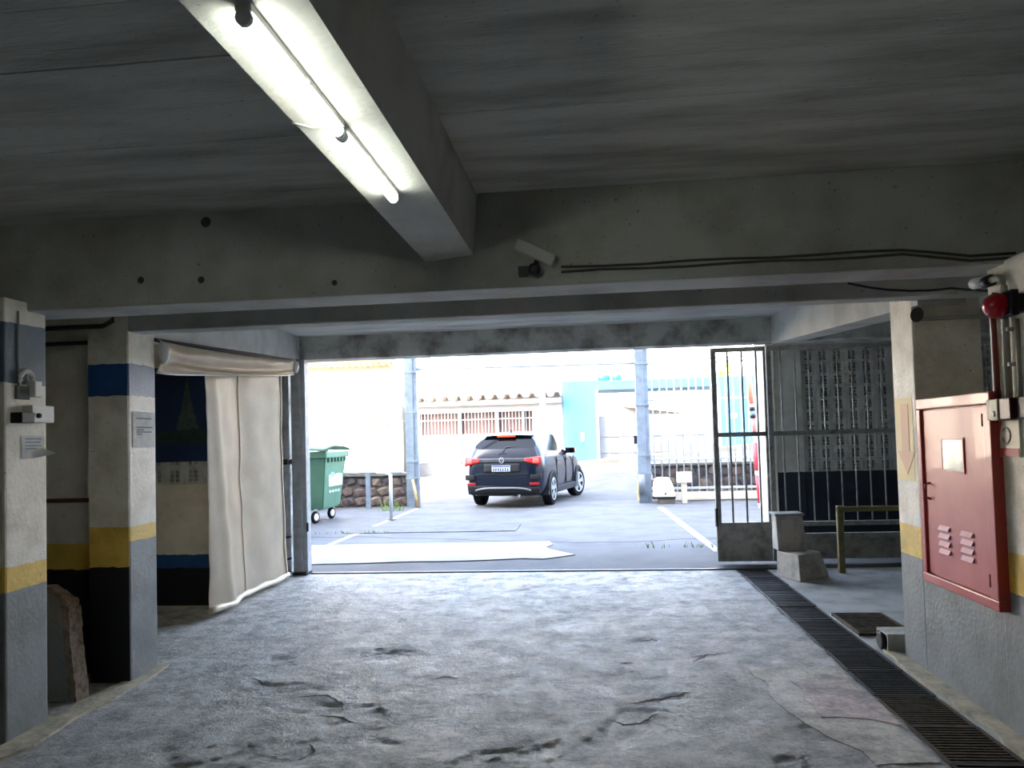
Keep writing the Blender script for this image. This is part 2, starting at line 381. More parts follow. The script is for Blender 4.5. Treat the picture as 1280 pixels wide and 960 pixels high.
struct('wall_left', box(B(), -7.2, -3.15, 4.72, 4.9, -.02, CEIL+.02), M['recess'])
sl = struct('wall_side_room', box(B(), -7.2, -3.42, 6.74, 6.95, -.02, CEIL+.02), M['side'])
struct('wall_back', box(B(), -7.2, 6.2, -7.2, -7, -.05, CEIL+.25), M['beam'])
struct('wall_far_left', box(B(), -7.4, -7.2, -7.2, 8.6, -.05, CEIL+.25), M['beam'])
struct('wall_far_right', box(B(), 6.2, 6.4, -7.2, 10.6, -.05, CEIL+.25), M['beam'])
struct('wall_front_left', box(B(), -7.2, -3.46, 8.4, 8.6, -.05, CEIL+.2), M['lint'])
wb = struct('wall_breeze', box(B(), 2.34, 6.2, 10.02, 10.16, -.05, .93), M['navy'])
struct('wall_daylight_stop', box(B(), 2.34, 6.2, 10.45, 10.55, -.05, CEIL+.2), M['block'])  # added wall, keeps daylight from showing through the block holes
struct('wall_breeze_top', box(B(), 2.34, 6.2, 10.02, 10.4, 2.49, CEIL+.2), M['navy'])
struct('ceiling_porch', box(B(), 1.97, 6.2, 8.6, 10.55, CEIL-.02, CEIL+.2), M['lint'])
struct('pillar', box(B(), 2.33, 2.69, 9.98, 10.3, -.02, CEIL, .01), M['navy'])
struct('pillar', box(B(), 2.24, 2.34, 9.95, 10.6, -.02, CEIL, .01), mat('white_pillar_paint', (226, 222, 214), .6, col2=(205, 200, 192), scale=6))
# upper storeys added unseen overhead, shaped to shade the yard and doorway
struct('shade_storeys', box(B(), -14, 12, -7.2, 10.5, CEIL+.26, 23), mat('shade_storeys_paint', (196, 192, 184), .8))
# painted arrow on the right pillar
t = thing('painted_arrow', 'faded orange down arrow on a yellow panel painted on right pillar', 'arrow', (1.93, 4.93, 1.13))
obj('panel', prism(B(), [(5.06, 1.64), (4.80, 1.64), (4.80, 1.13), (5.06, 1.13)], 'x', 1.9285, 1.9315), mat('arrow_panel_paint', (236, 214, 158), .6), t)
obj('arrow', prism(B(), [(4.97, 1.60), (4.86, 1.60), (4.86, 1.31), (4.78, 1.31), (4.905, 1.17), (5.04, 1.31), (4.97, 1.31)], 'x', 1.9265, 1.929), mat('arrow_paint', (232, 188, 150), .6), t)
# threshold rail of the door
o = struct('trim_1', box(B(), -3.18, 2.0, 8.33, 8.385, -.02, .012, .003), mat('threshold_steel', (52, 54, 58), .5, .6))

# ---- breeze block walls
def breeze_mesh(name):
    bm = B(); w, h, d = .178, .153, .09
    xs = [0, .034, .076, .102, .144, w]; 
    for a, b in ((0, .046), (.081, .097), (.132, w)): box(bm, a-w/2, b-w/2, -d/2, d/2, 0, h)
    for a, b in ((0, .026), (.052, .064), (.090, .102), (.128, h)):
        for p, q in ((.046, .081), (.097, .132)): box(bm, p-w/2, q-w/2, -d/2+.006, d/2-.006, a, b)
    return mesh_of(name, bm, M['block'])
bme = breeze_mesh('breeze_block')
for i in range(14):
    for j in range(10):
        piece('breeze_block', bme, (2.79+i*.1795, 10.09+RND.uniform(-.006, .006), .932+j*.1555), wb)
for i in range(9):
    for j in range(7):
        piece('breeze_block', bme, (-4.9+i*.1795, 6.70+RND.uniform(-.005, .005), 1.12+j*.1555), sl)

# ================================================================== OBJECTS INSIDE
# ---- fluorescent tubes under the lamp beam
tube_m = mat('tube_glow', (255, 255, 255), .4, emit=(248, 252, 238), estr=TUBE_STRENGTH)
cap_m = mat('tube_end_cap', (226, 230, 236), .4)
def lamp_tube(y0, y1, label, group=None):
    t = thing('tube_lamp', label, 'lamp', (-.685, (y0+y1)/2, 2.30), group)
    x, z = -.685, 2.335
    obj('glass_tube', tube(B(), [(x, y0+.012, z), (x, y1-.012, z)], .0165, 12), tube_m, t)
    for a, b in ((y0, y0+.014), (y1-.014, y1)): obj('end_cap', tube(B(), [(x, a, z), (x, b, z)], .018, 12), cap_m, t)
    obj('batten', box(B(), x-.018, x+.018, y0, y1, z+.012, 2.375, .003), M['white'], t)
lamp_tube(2.09, 2.68, 'lit fluorescent tube at the end of the row nearest the front beam')
lamp_tube(1.47, 2.07, 'second lit fluorescent tube from the front beam under the long beam')
o = obj('lamp_clip', tube(B(), [(-.685+.026*math.cos(a), 1.78, 2.335+.022*math.sin(a)) for a in [math.pi*k/8-math.pi/2 for k in range(9)]], .003, 6), M['steel'])
tag(o, 'thin metal clip around the second lit tube', 'clip')
o = obj('white_wire', tube(B(), [(-.80, 2.02, 2.352), (-.76, 2.06, 2.352), (-.70, 2.08, 2.36)], .004, 6), M['white']); tag(o, 'short white cord crossing the lamp beam to the tubes', 'wire')

# ---- surveillance camera and conduit on the front beam
t = thing('security_camera', 'grey bullet security camera under a box on the front beam', 'camera', (-.24, 3.72, 2.25))
bm = B(); box(bm, -.10, .10, -.04, .04, -.028, .028, .008)
bmesh.ops.transform(bm, matrix=Matrix.Translation((-.245, 3.68, 2.355)) @ Matrix.Rotation(math.radians(27), 4, 'Y'), verts=bm.verts[:])
obj('housing', bm, mat('camera_housing', (206, 208, 204), .6), t)
obj('bracket', tube(B(), [(-.24, 3.735, 2.30), (-.24, 3.69, 2.31), (-.24, 3.68, 2.345)], .012, 8), M['black'], t)
obj('lens', lathe(B(), [(0, .03), (.03, .032), (.045, .025), (.048, .012)], (-.25, 3.70, 2.275), (0, -1, 0), 16), M['black'], t)
obj('junction_box', box(B(), -.33, -.28, 3.69, 3.725, 2.25, 2.30, .004), mat('camera_box', (60, 66, 66), .6), t)
cable = mat('grey_cable', (78, 76, 72), .7)
for dz, lab in ((0, 'thin grey cable running along the front beam above its edge'), (.022, 'upper thin grey cable running along the front beam to the right wall')):
    pts = [(-.12+.2*k, 3.714, 2.265+dz+.004*math.sin(k*1.7+dz*90)) for k in range(9)]+[(1.6, 3.714, 2.25+dz), (1.78, 3.714, 2.222+dz), (1.98, 3.714, 2.225+dz)]
    tag(obj('cable', tube(B(), pts, .0065, 6), cable), lab, 'cable')
o = obj('cable', tube(B(), [(1.33+.1*k, 4.02+.0*k, 2.20-.0*k-.03*k+.004*k*k) for k in range(6)]+[(2.1, 4.0, 2.11)], .006, 6), M['black']); tag(o, 'black cable sagging under the beam towards the red alarm bell', 'cable')
o = obj('conduit', tube(B(), [(1.95, 4.74, 2.10), (2.2, 4.74, 2.1), (2.6, 4.74, 2.1)], .013, 8), mat('pale_conduit', (168, 164, 152), .6)); tag(o, 'pale conduit crossing the shaded face of the right pillar', 'conduit')
for hx, hz, r in ((-1.95, 2.62, .03), (-2.31, 2.335, .02), (-1.98, 2.32, .02), (-1.27, 2.27, .016)):
    o = obj('tie_hole', lathe(B(), [(0, r), (.004, r*.8)], (hx, 3.7215, hz), (0, -1, 0), 12), mat('tie_hole_dark', (70, 68, 64), .9)); tag(o, 'dark round tie hole plug in the front beam', 'plug', 'tie holes in the front beam')
o = obj('wall_hole', lathe(B(), [(0, .045), (.006, .04)], (1.94, 4.70, 2.12), (-1, -.6, 0), 16), mat('hole_dark', (66, 58, 52), .9)); tag(o, 'round dark patched hole at the top of the right pillar', 'hole patch')

# ---- left pillar fittings
t = thing('lamp_socket', 'white curved emergency lamp on the near left pillar', 'lamp', (-2.93, 3.70, 1.75))
obj('arm', tube(B(), [(-2.945, 3.66, 1.78)]+[(-2.93, 3.69+.045*math.cos(a), 1.83+.05*math.sin(a)) for a in [math.pi-math.pi*k/8 for k in range(9)]], .014, 8), M['white'], t)
obj('head', box(B(), -2.955, -2.9, 3.715, 3.765, 1.745, 1.83, .006), M['white'], t)
obj('backplate', box(B(), -2.955, -2.935, 3.63, 3.72, 1.73, 1.80, .003), mat('lamp_backplate', (110, 112, 110), .6), t)
t = thing('intercom', 'white box with a black reader on the near left pillar', 'intercom', (-2.93, 3.72, 1.61))
obj('body', box(B(), -2.955, -2.89, 3.68, 3.84, 1.61, 1.70, .006), M['white'], t)
obj('reader', box(B(), -2.955, -2.885, 3.60, 3.69, 1.605, 1.66, .004), M['black'], t)
obj('knob', lathe(B(), [(0, .014), (.012, .013), (.016, .006)], (-2.89, 3.72, 1.645), (1, 0, 0), 14), M['black'], t)
def sheet(name, label, X, y0, y1, z0, z1, rows, sgn=1, curl=0):
    t = thing(name, label, 'notice', (X, (y0+y1)/2, z0))
    def fn(u, v):
        c = curl*max(0, u-.55)*max(0, .45-v)*6
        return (X+sgn*(.005+c*.06), y0+(y1-y0)*u, z0+(z1-z0)*v+c*.02)
    b_ = grid(B(), 8, 8, fn); obj('paper', b_, M['paper'], t)
    for a, l in rows:
        obj('print_line', box(B(), X+sgn*.0052, X+sgn*.0062, y0+(y1-y0)*.16, y0+(y1-y0)*l, z0+(z1-z0)*a, z0+(z1-z0)*(a+.035)), M['ink'], t)
sheet('paper_notice', 'small curled paper notice with grey lines on near left pillar', -2.95, 3.67, 3.83, 1.42, 1.54, [(.85, .9), (.7, .85), (.55, .9), (.42, .8)], 1, 1)
sheet('paper_notice', 'white paper notice below the blue band on the far left pillar', -2.90, 4.56, 4.80, 1.465, 1.695, [(.8, .85), (.55, .9), (.48, .5), (.42, .85), (.36, .4)], 1, 0)
o = obj('conduit', tube(B(), [(-2.945, 3.65, 2.19), (-2.945, 3.65, 2.0), (-2.945, 3.65, 1.80)], .006, 8), mat('conduit_grey', (150, 150, 146), .6)); tag(o, 'thin conduit running down the near left pillar', 'conduit')

# ---- pipes and slab in the recess behind the near pillar
pd = mat('recess_pipe_dark', (66, 54, 52), .6)
for z, r, lab in ((1.13, .014, 'thin dark red pipe along the recess wall at waist height'), (2.24, .016, 'upper dark pipe along the recess wall near the beam'), (2.17, .014, 'lower dark pipe along the recess wall near the beam')):
    x1 = -3.16 if z < 2.2 else -3.0
    pts = [(-4.6, 4.705, z), (-3.8, 4.705, z), (-3.16, 4.705, z)]
    if z > 2.2: pts = [(-4.6, 4.50, z), (-3.3, 4.50, z), (-3.05, 4.50, z), (-2.99, 4.50, z+.03), (-2.97, 4.50, z+.1)]
    tag(obj('pipe', tube(B(), pts, r, 8), mat('recess_pipe_red', (92, 44, 42), .6) if z < 2 else pd), lab, 'pipe')
t = thing('leaning_slab', 'broken grey concrete slab leaning behind the near left pillar', 'slab', (-3.25, 4.3, 0))
prof = [(-3.72, 0), (-3.02, 0), (-3.045, .14), (-3.085, .34), (-3.115, .52), (-3.14, .58), (-3.27, .655), (-3.72, .67)]
tilt = Matrix.Translation((0, 4.2, 0)) @ Matrix.Rotation(math.radians(-7), 4, 'X') @ Matrix.Translation((0, -4.2, 0))
bm = prism(B(), prof, 'y', 4.17, 4.27); bmesh.ops.transform(bm, matrix=tilt, verts=bm.verts[:]); obj('face', bm, M['slabm'], t)
bm = B(); edge = prof[1:7]
for (xa, za), (xb, zb) in zip(edge[:-1], edge[1:]):
    for k in range(5):
        a, b_ = k/5, (k+1)/5; q = RND.uniform(.004, .018)
        x0, z0, x1, z1 = xa+(xb-xa)*a, za+(zb-za)*a, xa+(xb-xa)*b_, za+(zb-za)*b_
        hexa(bm, [(x0-.03, 4.163, z0), (x0+q, 4.163, z0), (x0+q, 4.278, z0), (x0-.03, 4.278, z0), (x1-.03, 4.163, z1+.004), (x1+q, 4.163, z1+.004), (x1+q, 4.278, z1+.004), (x1-.03, 4.278, z1+.004)])
bmesh.ops.recalc_face_normals(bm, faces=bm.faces[:]); bmesh.ops.transform(bm, matrix=tilt, verts=bm.verts[:])
obj('broken_edge', bm, M['slabe'], t)

# ---- mural panel in the side room: night picture of an iron lattice tower
t = thing('wall_poster', 'dark blue poster of a lattice tower at night in side room', 'poster', (-3.62, 6.63, 1.33))
obj('board', box(B(), -3.99, -3.40, 6.63, 6.652, 1.33, 2.2, .003), mat('poster_night_blue', (18, 44, 84), .5, col2=(14, 34, 66), scale=3), t)
tm = mat('poster_tower_gold', (78, 88, 78), .6, col2=(48, 64, 72), scale=30)
def P(x, z): return (x, z)
cx = -3.68; 
bm = B()
for (w0, z0, w1, z1) in ((.11, 1.62, .075, 1.74), (.072, 1.745, .045, 1.85), (.042, 1.855, .010, 2.06), (.006, 2.06, .004, 2.10)):
    prism(bm, [(cx-w0, z0), (cx+w0, z0), (cx+w1, z1), (cx-w1, z1)], 'y', 6.627, 6.6305)
obj('tower_print', bm, tm, t)
for z in (1.74, 1.85): obj('tower_deck', box(B(), cx-.085+.3*(z-1.74), cx+.085-.3*(z-1.74), 6.626, 6.6305, z, z+.012), tm, t)
obj('tree_line_print', prism(B(), [(-3.98, 1.50), (-3.42, 1.48), (-3.42, 1.60), (-3.46, 1.63), (-3.5, 1.60), (-3.62, 1.64), (-3.75, 1.60), (-3.85, 1.63), (-3.98, 1.59)], 'y', 6.6265, 6.6305), mat('poster_trees', (22, 46, 42), .6, col2=(34, 60, 46), scale=20), t)

# ---- tarpaulin curtain on the left
t = thing('tarpaulin_curtain', 'cream tarpaulin curtain hanging from a rolled top at left of doorway', 'curtain', (-3.3, 7.0, 0))
def tarp_fn(u, v):
    y = 6.16+u*1.78; z = .045+v*2.16
    amp = .012+.03*(1-u)**2
    x = -3.30+amp*math.sin(u*9+v*1.2)+.018*math.sin(u*21+3*v)*(.4+.6*v)*.5-.02*math.sin(v*3.0)*u
    x += .03*math.exp(-((u-.08-.12*(1-v))/.05)**2)
    x += .012*noise.noise(Vector((u*6, v*9, 2)))
    return (x-.04*(1-v)*(1-u)*-1, y+.05*(1-v)*(1-u)*.6, z)
b_ = grid(B(), 60, 60, tarp_fn); bmesh.ops.solidify(b_, geom=b_.faces[:], thickness=.004); obj('sheet', b_, M['tarp'], t)
b_ = tube(B(), [tuple(Vector(tarp_fn(k/24, 0))+Vector((.006, 0, .02+.006*math.sin(k*.9)))) for k in range(25)], [.027+.004*math.sin(k*1.3) for k in range(25)], 10); obj('hem_roll', b_, M['tarp2'], t)
obj('seam', tube(B(), [tuple(Vector(tarp_fn(.42, k/20))+Vector((.006, 0, 0))) for k in range(21)], .005, 6), M['tarp2'], t)
obj('edge_strip', tube(B(), [tuple(Vector(tarp_fn(.965, k/20))+Vector((.006, 0, 0))) for k in range(21)], .012, 6), M['tarp'], t)
t2 = thing('tarpaulin_roll', 'bunched grey tarpaulin swag tied along the left side beam', 'tarpaulin', (-3.15, 6.5, 2.0))
A_, B_ = Vector((-2.90, 4.84, 2.19)), Vector((-3.30, 8.22, 2.42))
def swag(u, v):
    # v 0 = top strap edge, 1 = bottom edge; folds sag from the tie points
    p = A_.lerp(B_, u); w = .235-.05*u
    sag = math.sin(math.pi*u)**.8
    z = p.z - v*w - .14*sag*(v**.8)*(1-v)*1.6 - .035*sag*(1-v)
    x = p.x + .035*math.sin(v*math.pi) + .03*math.sin(v*math.pi*3+1.2*math.sin(u*3))*(.35+.65*sag) + .012*noise.noise(Vector((u*9, v*5, 1)))
    pinch = math.exp(-(u/.05)**2)+math.exp(-((1-u)/.05)**2)
    z += pinch*.03*math.sin(v*9)
    return (x, p.y, z)
b_ = grid(B(), 50, 28, swag); bmesh.ops.solidify(b_, geom=b_.faces[:], thickness=.006); obj('swag', b_, M['tarp2'], t2)
obj('strap', tube(B(), [tuple(A_+Vector((-.01, 0, .0))), tuple(A_.lerp(B_, .5)+Vector((-.01, 0, -.012))), tuple(B_+Vector((-.01, 0, 0)))], .014, 8), mat('strap_shadow_tone', (70, 66, 64), .7), t2)  # strap coloured dark to carry the shadow above the swag
for u in (.01, .985):
    p = A_.lerp(B_, u); obj('tie_knot', lathe(B(), [(0, .01), (.02, .035), (.07, .04), (.11, .028), (.14, .01)], (p.x+.03, p.y, p.z-.02), (0.1, 0, -1), 12), M['white'], t2)
obj('lower_cord', tube(B(), [tuple(Vector(swag(k/20, 1))+Vector((.004, 0, 0))) for k in range(21)], .008, 6), M['white'], t2)

# ---- door posts left of the doorway
t = thing('gate_post', 'grey steel door post with a pale edge at left of doorway', 'post', (-3.3, 8.3, 0))
obj('post', box(B(), -3.36, -3.255, 8.27, 8.40, 0, 2.425, .006), M['steel'], t)
obj('pale_edge', box(B(), -3.256, -3.205, 8.30, 8.42, 0, 2.42, .004), M['steel'], t)
obj('latch', box(B(), -3.21, -3.19, 8.29, 8.31, .48, .58, .003), M['black'], t)
obj('foot', box(B(), -3.366, -3.2, 8.24, 8.42, 0, .03, .005), M['black'], t)
t = thing('downpipe', 'grey round downpipe strapped between the curtain and door post', 'pipe', (-3.44, 8.25, 0))
obj('pipe', tube(B(), [(-3.44, 8.25, 0), (-3.44, 8.25, 1.2), (-3.44, 8.25, 2.3)], .062, 18), mat('grey_pvc', (186, 188, 188), .6, col2=(146, 146, 144), scale=6), t)
for z in (.18, .42): obj('strap', tube(B(), [(-3.44, 8.25, z), (-3.44, 8.25, z+.02)], .066, 18), M['black'], t)
obj('collar', tube(B(), [(-3.44, 8.25, 1.0), (-3.44, 8.25, 1.14)], .067, 18), M['steel'], t)
obj('bracket', box(B(), -3.47, -3.365, 8.16, 8.34, 1.24, 1.30, .01), M['black'], t)

# ---- swing gate leaf and bar fence right of the doorway
GY = 8.70
g = thing('swing_gate', 'grey steel gate leaf with kick plate standing in the doorway', 'gate', (1.67, GY, 0))
def frame(par, x0, x1, z0, z1, w, d, m, rails):
    obj('stile', box(B(), x0, x0+w, GY-d/2, GY+d/2, z0, z1, .004), m, par)
    obj('stile', box(B(), x1-w*.5, x1, GY-d/2, GY+d/2, z0, z1, .004), m, par)
    for a, b in rails: obj('rail', box(B(), x0+w, x1-w*.5, GY-d/2, GY+d/2, a, b, .004), m, par)
frame(g, 1.36, 1.955, .03, 2.41, .055, .05, M['gate'], ((2.36, 2.41), (1.41, 1.46), (.43, .46), (.03, .06)))
obj('kick_plate', box(B(), 1.41, 1.93, GY-.012, GY+.012, .055, .435, .003), M['kick'], g)
obj('hinge', box(B(), 1.35, 1.375, GY-.04, GY+.03, .42, .62, .003), M['black'], g)
for x in (1.545, 1.70, 1.855): obj('bar', tube(B(), [(x, GY, .46), (x, GY, 2.36)], .011, 8), M['gate'], g)
fz = thing('bar_fence', 'pale grey vertical bar fence before the breeze block wall', 'fence', (3.5, GY, 0))
frame(fz, 1.965, 5.2, .03, 2.41, .05, .05, M['barp'], ((2.36, 2.41), (1.41, 1.46), (.41, .46), (.27, .33)))
barme = mesh_of('bar', tube(B(), [(0, 0, .46), (0, 0, 2.36)], .0085, 8), M['barp'])
for k in range(20): piece('bar', barme, (2.12+k*.152, GY, 0), fz)
obj('kick_plate', box(B(), 2.0, 5.15, GY-.01, GY+.01, .05, .30), M['kick'], fz)
t = thing('guard_rail', 'dull yellow guard rail on a post before the bar fence', 'rail', (2.5, 8.1, 0))
obj('post', box(B(), 2.47, 2.53, 8.07, 8.13, 0, .68, .006), M['ylw'], t)
obj('crossbar', box(B(), 2.47, 3.6, 8.075, 8.125, .62, .67, .006), M['ylw'], t)
obj('post', box(B(), 3.54, 3.6, 8.07, 8.13, 0, .66, .006), M['ylw'], t)

# ---- loose blocks at the foot of the gate
t = thing('cement_block', 'long chamfered cement block lying beside the gate foot', 'block', (2.0, 7.95, 0))
bm = B(); hexa(bm, [(1.82, 7.95, 0), (1.96, 7.60, 0), (2.32, 7.90, 0), (2.10, 8.27, 0), (1.83, 7.97, .25), (1.96, 7.65, .25), (2.23, 7.86, .25), (2.08, 8.22, .25)])
bmesh.ops.recalc_face_normals(bm, faces=bm.faces[:]); bmesh.ops.bevel(bm, geom=bm.edges[:], offset=.008, segments=1, affect='EDGES'); obj('body', bm, M['cement'], t)
t = thing('cement_box', 'upright cement box with a sunken panel standing on the lower block', 'block', (1.93, 8.05, .26))
bm = B(); hexa(bm, [(1.84, 7.93, .25), (2.12, 7.93, .25), (2.12, 8.18, .25), (1.84, 8.18, .25), (1.83, 7.945, .60), (2.09, 7.945, .61), (2.10, 8.17, .61), (1.84, 8.17, .60)])
bmesh.ops.recalc_face_normals(bm, faces=bm.faces[:]); bmesh.ops.bevel(bm, geom=bm.edges[:], offset=.006, segments=1, affect='EDGES'); obj('body', bm, M['cement'], t)
bm = B(); hexa(bm, [(1.88, 7.932, .33), (2.0, 7.932, .335), (2.0, 7.96, .335), (1.86, 7.96, .33), (1.88, 7.938, .56), (2.0, 7.938, .565), (2.0, 7.97, .565), (1.88, 7.97, .56)])
bmesh.ops.recalc_face_normals(bm, faces=bm.faces[:]); obj('panel', bm, mat('cement_dark_panel', (186, 178, 166), .9), t)
obj('cap', box(B(), 1.82, 2.11, 7.935, 8.19, .60, .625, .004), M['gate'], t)

# ---- channel drain gratings
def grate(loc, w, L, n, m, label, group):
    t = thing('drain_grate', label, 'drain grate', loc, group)
    for s in (-1, 1): obj('side_bar', box(B(), s*w/2-.009, s*w/2+.009, 0, L, -.035, 0), m, t, local=True)
    for a in (0, L-.012): obj('end_bar', box(B(), -w/2, w/2, a, a+.012, -.03, .0), m, t, local=True)
    me = mesh_of('cross_bar', box(B(), -w/2, w/2, -.006, .006, -.028, -.003), m)
    for k in range(n):
        q = bpy.data.objects.new('cross_bar', me); C.objects.link(q); q.parent = t; q.location = (0, L*(k+1)/(n+1), 0)
        q.rotation_euler.x = RND.uniform(-.12, .12)
    return t
y = 8.33; k = 0
while y > 2.6:
    L = .44
    rusty = k in (9, 10)
    z = .004+RND.uniform(-.004, .004)
    grate(((XL+XR)/2, y-L, z), XR-XL-.012, L-.006, 13, M['rust'] if rusty else M['drainm'],
          'brownish rusted grate in the floor drain along the lane' if rusty else 'blackened iron grate in the floor drain along the lane',
          'rusted grates of the lane drain' if rusty else 'black grates of the lane drain')
    y -= L; k += 1
gs = grate((2.02, 5.62, .022), .36, .62, 16, M['rust'], 'rusty square grate in the side floor beyond the right pillar', None)
obj('pan', box(B(), -.18, .18, 0, .62, -.026, -.016), M['chan'], gs, local=True)
t = thing('gutter_piece', 'short pale square gutter pipe lying by the right pillar foot', 'pipe', (2.05, 5.27, 0))
bm = B(); 
for a, b_, c, d in ((1.86, 2.35, .0, .012), (1.86, 2.35, .115, .127)): box(bm, a, b_, 5.17, 5.36, c, d)
for a, b_ in ((5.17, 5.182), (5.348, 5.36)): box(bm, 1.86, 2.35, a, b_, .012, .115)
obj('shell', bm, mat('gutter_zinc', (190, 188, 178), .6, col2=(150, 148, 140), scale=8), t)
obj('collar', lathe(B(), [(0, .056), (.02, .058), (.03, .05)], (1.87, 5.265, .062), (-1, 0, 0), 18), M['black'], t)

# ---- red hydrant cabinet
t = thing('hydrant_cabinet', 'red metal fire hose cabinet with small window on right wall', 'cabinet', (1.9, 4.22, .575))
y0, y1, z0, z1, xf, xb = 3.81, 4.63, .575, 1.615, 1.885, 1.945
obj('body', box(B(), xf+.02, xb, y0, y1, z0, z1, .004), M['redd'], t)
for a, b_, c, d in ((y0, y1, z1-.06, z1), (y0, y1, z0, z0+.05), (y0, y0+.07, z0+.05, z1-.06), (y1-.05, y1, z0+.05, z1-.06)):
    obj('frame_bar', box(B(), xf-.006, xf+.03, a, b_, c, d, .006), M['red'], t)
d = obj('door', box(B(), xf+.008, xf+.024, y0+.078, y1-.058, z0+.058, z1-.068, .003), M['red'], t)
obj('window_pane', box(B(), xf+.003, xf+.012, 4.11, 4.34, 1.22, 1.385, .002), M['pane'], d)
for a, b_, c, dd in ((4.10, 4.35, 1.21, 1.222), (4.10, 4.35, 1.383, 1.395), (4.10, 4.112, 1.22, 1.385), (4.338, 4.35, 1.22, 1.385)):
    obj('window_bead', box(B(), xf+.001, xf+.012, a, b_, c, dd, .001), M['red'], d)
ventm = mat('vent_pale', (186, 68, 60), .5)
for yc in (4.36, 4.11):
    for k in range(4):
        bm = B(); z = .765+k*.042; hexa(bm, [(xf-.006, yc-.06, z), (xf+.010, yc-.06, z), (xf+.010, yc+.06, z), (xf-.006, yc+.06, z), (xf+.006, yc-.06, z+.024), (xf+.010, yc-.06, z+.024), (xf+.010, yc+.06, z+.024), (xf+.006, yc+.06, z+.024)])
        bmesh.ops.recalc_face_normals(bm, faces=bm.faces[:]); obj('vent_louvre', bm, ventm, d)
obj('handle', tube(B(), [(xf+.01, 4.52, 1.14), (xf-.018, 4.52, 1.13), (xf-.018, 4.52, 1.06), (xf+.01, 4.52, 1.05)], .008, 8), M['redd'], d)
for z in (.68, 1.45): obj('hinge', tube(B(), [(xf-.002, y0+.074, z), (xf-.002, y0+.074, z+.06)], .008, 8), M['redd'], d)

# ---- alarm bell, lamp, pipes, call point, sign on the right pillar
t = thing('alarm_bell', 'round red alarm bell on a black bracket above hydrant cabinet', 'alarm', (1.85, 3.6, 1.92))
obj('dome', lathe(B(), [(0, .054), (.02, .058), (.045, .056), (.07, .044), (.085, .025), (.09, .004)], (1.865, 3.62, 1.99), (-1, -.25, 0), 22), M['alarm'], t)
obj('bracket', box(B(), 1.855, 1.888, 3.53, 3.665, 1.935, 2.05, .006), M['black'], t)
obj('bracket_foot', box(B(), 1.886, 1.935, 3.535, 3.60, 1.95, 2.03, .004), M['black'], t)
t = thing('spot_lamp', 'white lamp head on a hooked grey pipe above the alarm bell', 'lamp', (1.87, 3.75, 1.55))
obj('pipe', tube(B(), [(1.908, 3.69, 1.577), (1.908, 3.69, 2.07)]+[(1.908, 3.735-.045*math.cos(a), 2.09+.05*math.sin(a)) for a in [math.pi*k/8 for k in range(5)]]+[(1.908, 3.80, 2.14)], .016, 10), mat('lamp_pipe_grey', (170, 166, 152), .5, .2), t)
obj('socket', tube(B(), [(1.908, 3.79, 2.14), (1.908, 3.85, 2.14)], .028, 12), M['black'], t)
obj('head', tube(B(), [(1.908, 3.845, 2.145), (1.908, 3.955, 2.155)], .028, 12), M['white'], t)
for z in (1.72, 1.88): obj('clamp', box(B(), 1.90, 1.94, 3.66, 3.72, z, z+.018, .002), M['steel'], t)
o = obj('red_pipe', tube(B(), [(1.915, 3.80, 1.576), (1.915, 3.805, 1.9), (1.915, 3.81, 2.02), (1.92, 3.79, 2.08)], .013, 10), M['redpipe']); tag(o, 'thin dark red pipe rising from call point to alarm bell', 'pipe')
o = obj('grey_conduit', tube(B(), [(1.92, 3.62, 1.577), (1.92, 3.62, 1.93)], .010, 8), mat('lamp_pipe_grey', (0, 0, 0))); tag(o, 'slim grey conduit beside the hooked lamp pipe', 'conduit')
t = thing('call_point', 'dark red fire call point with a cream face above the sign', 'call point', (1.88, 3.68, 1.475))
obj('body', box(B(), 1.862, 1.935, 3.60, 3.805, 1.478, 1.575, .005), mat('call_point_maroon', (84, 20, 18), .4), t)
obj('face', box(B(), 1.855, 1.866, 3.695, 3.755, 1.475, 1.572, .003), M['cream'], t)
obj('button', lathe(B(), [(0, .014), (.008, .012)], (1.856, 3.725, 1.505), (-1, 0, 0), 14), M['white'], t)
obj('black_box', box(B(), 1.885, 1.935, 3.51, 3.602, 1.48, 1.575, .005), M['black'], t)
t = thing('hose_sign', 'white and red hose sign under the call point', 'sign', (1.925, 3.735, 1.30))
obj('plate', box(B(), 1.919, 1.932, 3.645, 3.83, 1.305, 1.475, .002), mat('sign_white', (238, 228, 206), .5), t)
obj('red_band', box(B(), 1.9165, 1.9195, 3.65, 3.825, 1.308, 1.345, .0005), mat('sign_red', (206, 90, 84), .5), t)
obj('red_shape', prism(B(), [(3.825, 1.47), (3.78, 1.47), (3.80, 1.43), (3.815, 1.37), (3.825, 1.35)], 'x', 1.9165, 1.9195), MATS['sign_red'], t)
obj('hose_drawing', tube(B(), [(1.9185, 3.75+.035*math.cos(a), 1.405+.035*math.sin(a)) for a in [2*math.pi*k/20*.85+.6 for k in range(21)]], .005, 6), mat('sign_grey', (170, 168, 140), .5), t)
o = obj('paper_label', box(B(), 1.926, 1.932, 3.72, 3.80, 1.66, 1.82), M['cream']); tag(o, 'cream paper label between the red pipe and hooked lamp pipe', 'label')
o = obj('paper_label', box(B(), 1.926, 1.932, 3.54, 3.63, 1.64, 1.80), mat('label_grey', (200, 196, 184), .6)); tag(o, 'pale square label beyond the slim grey conduit', 'label')

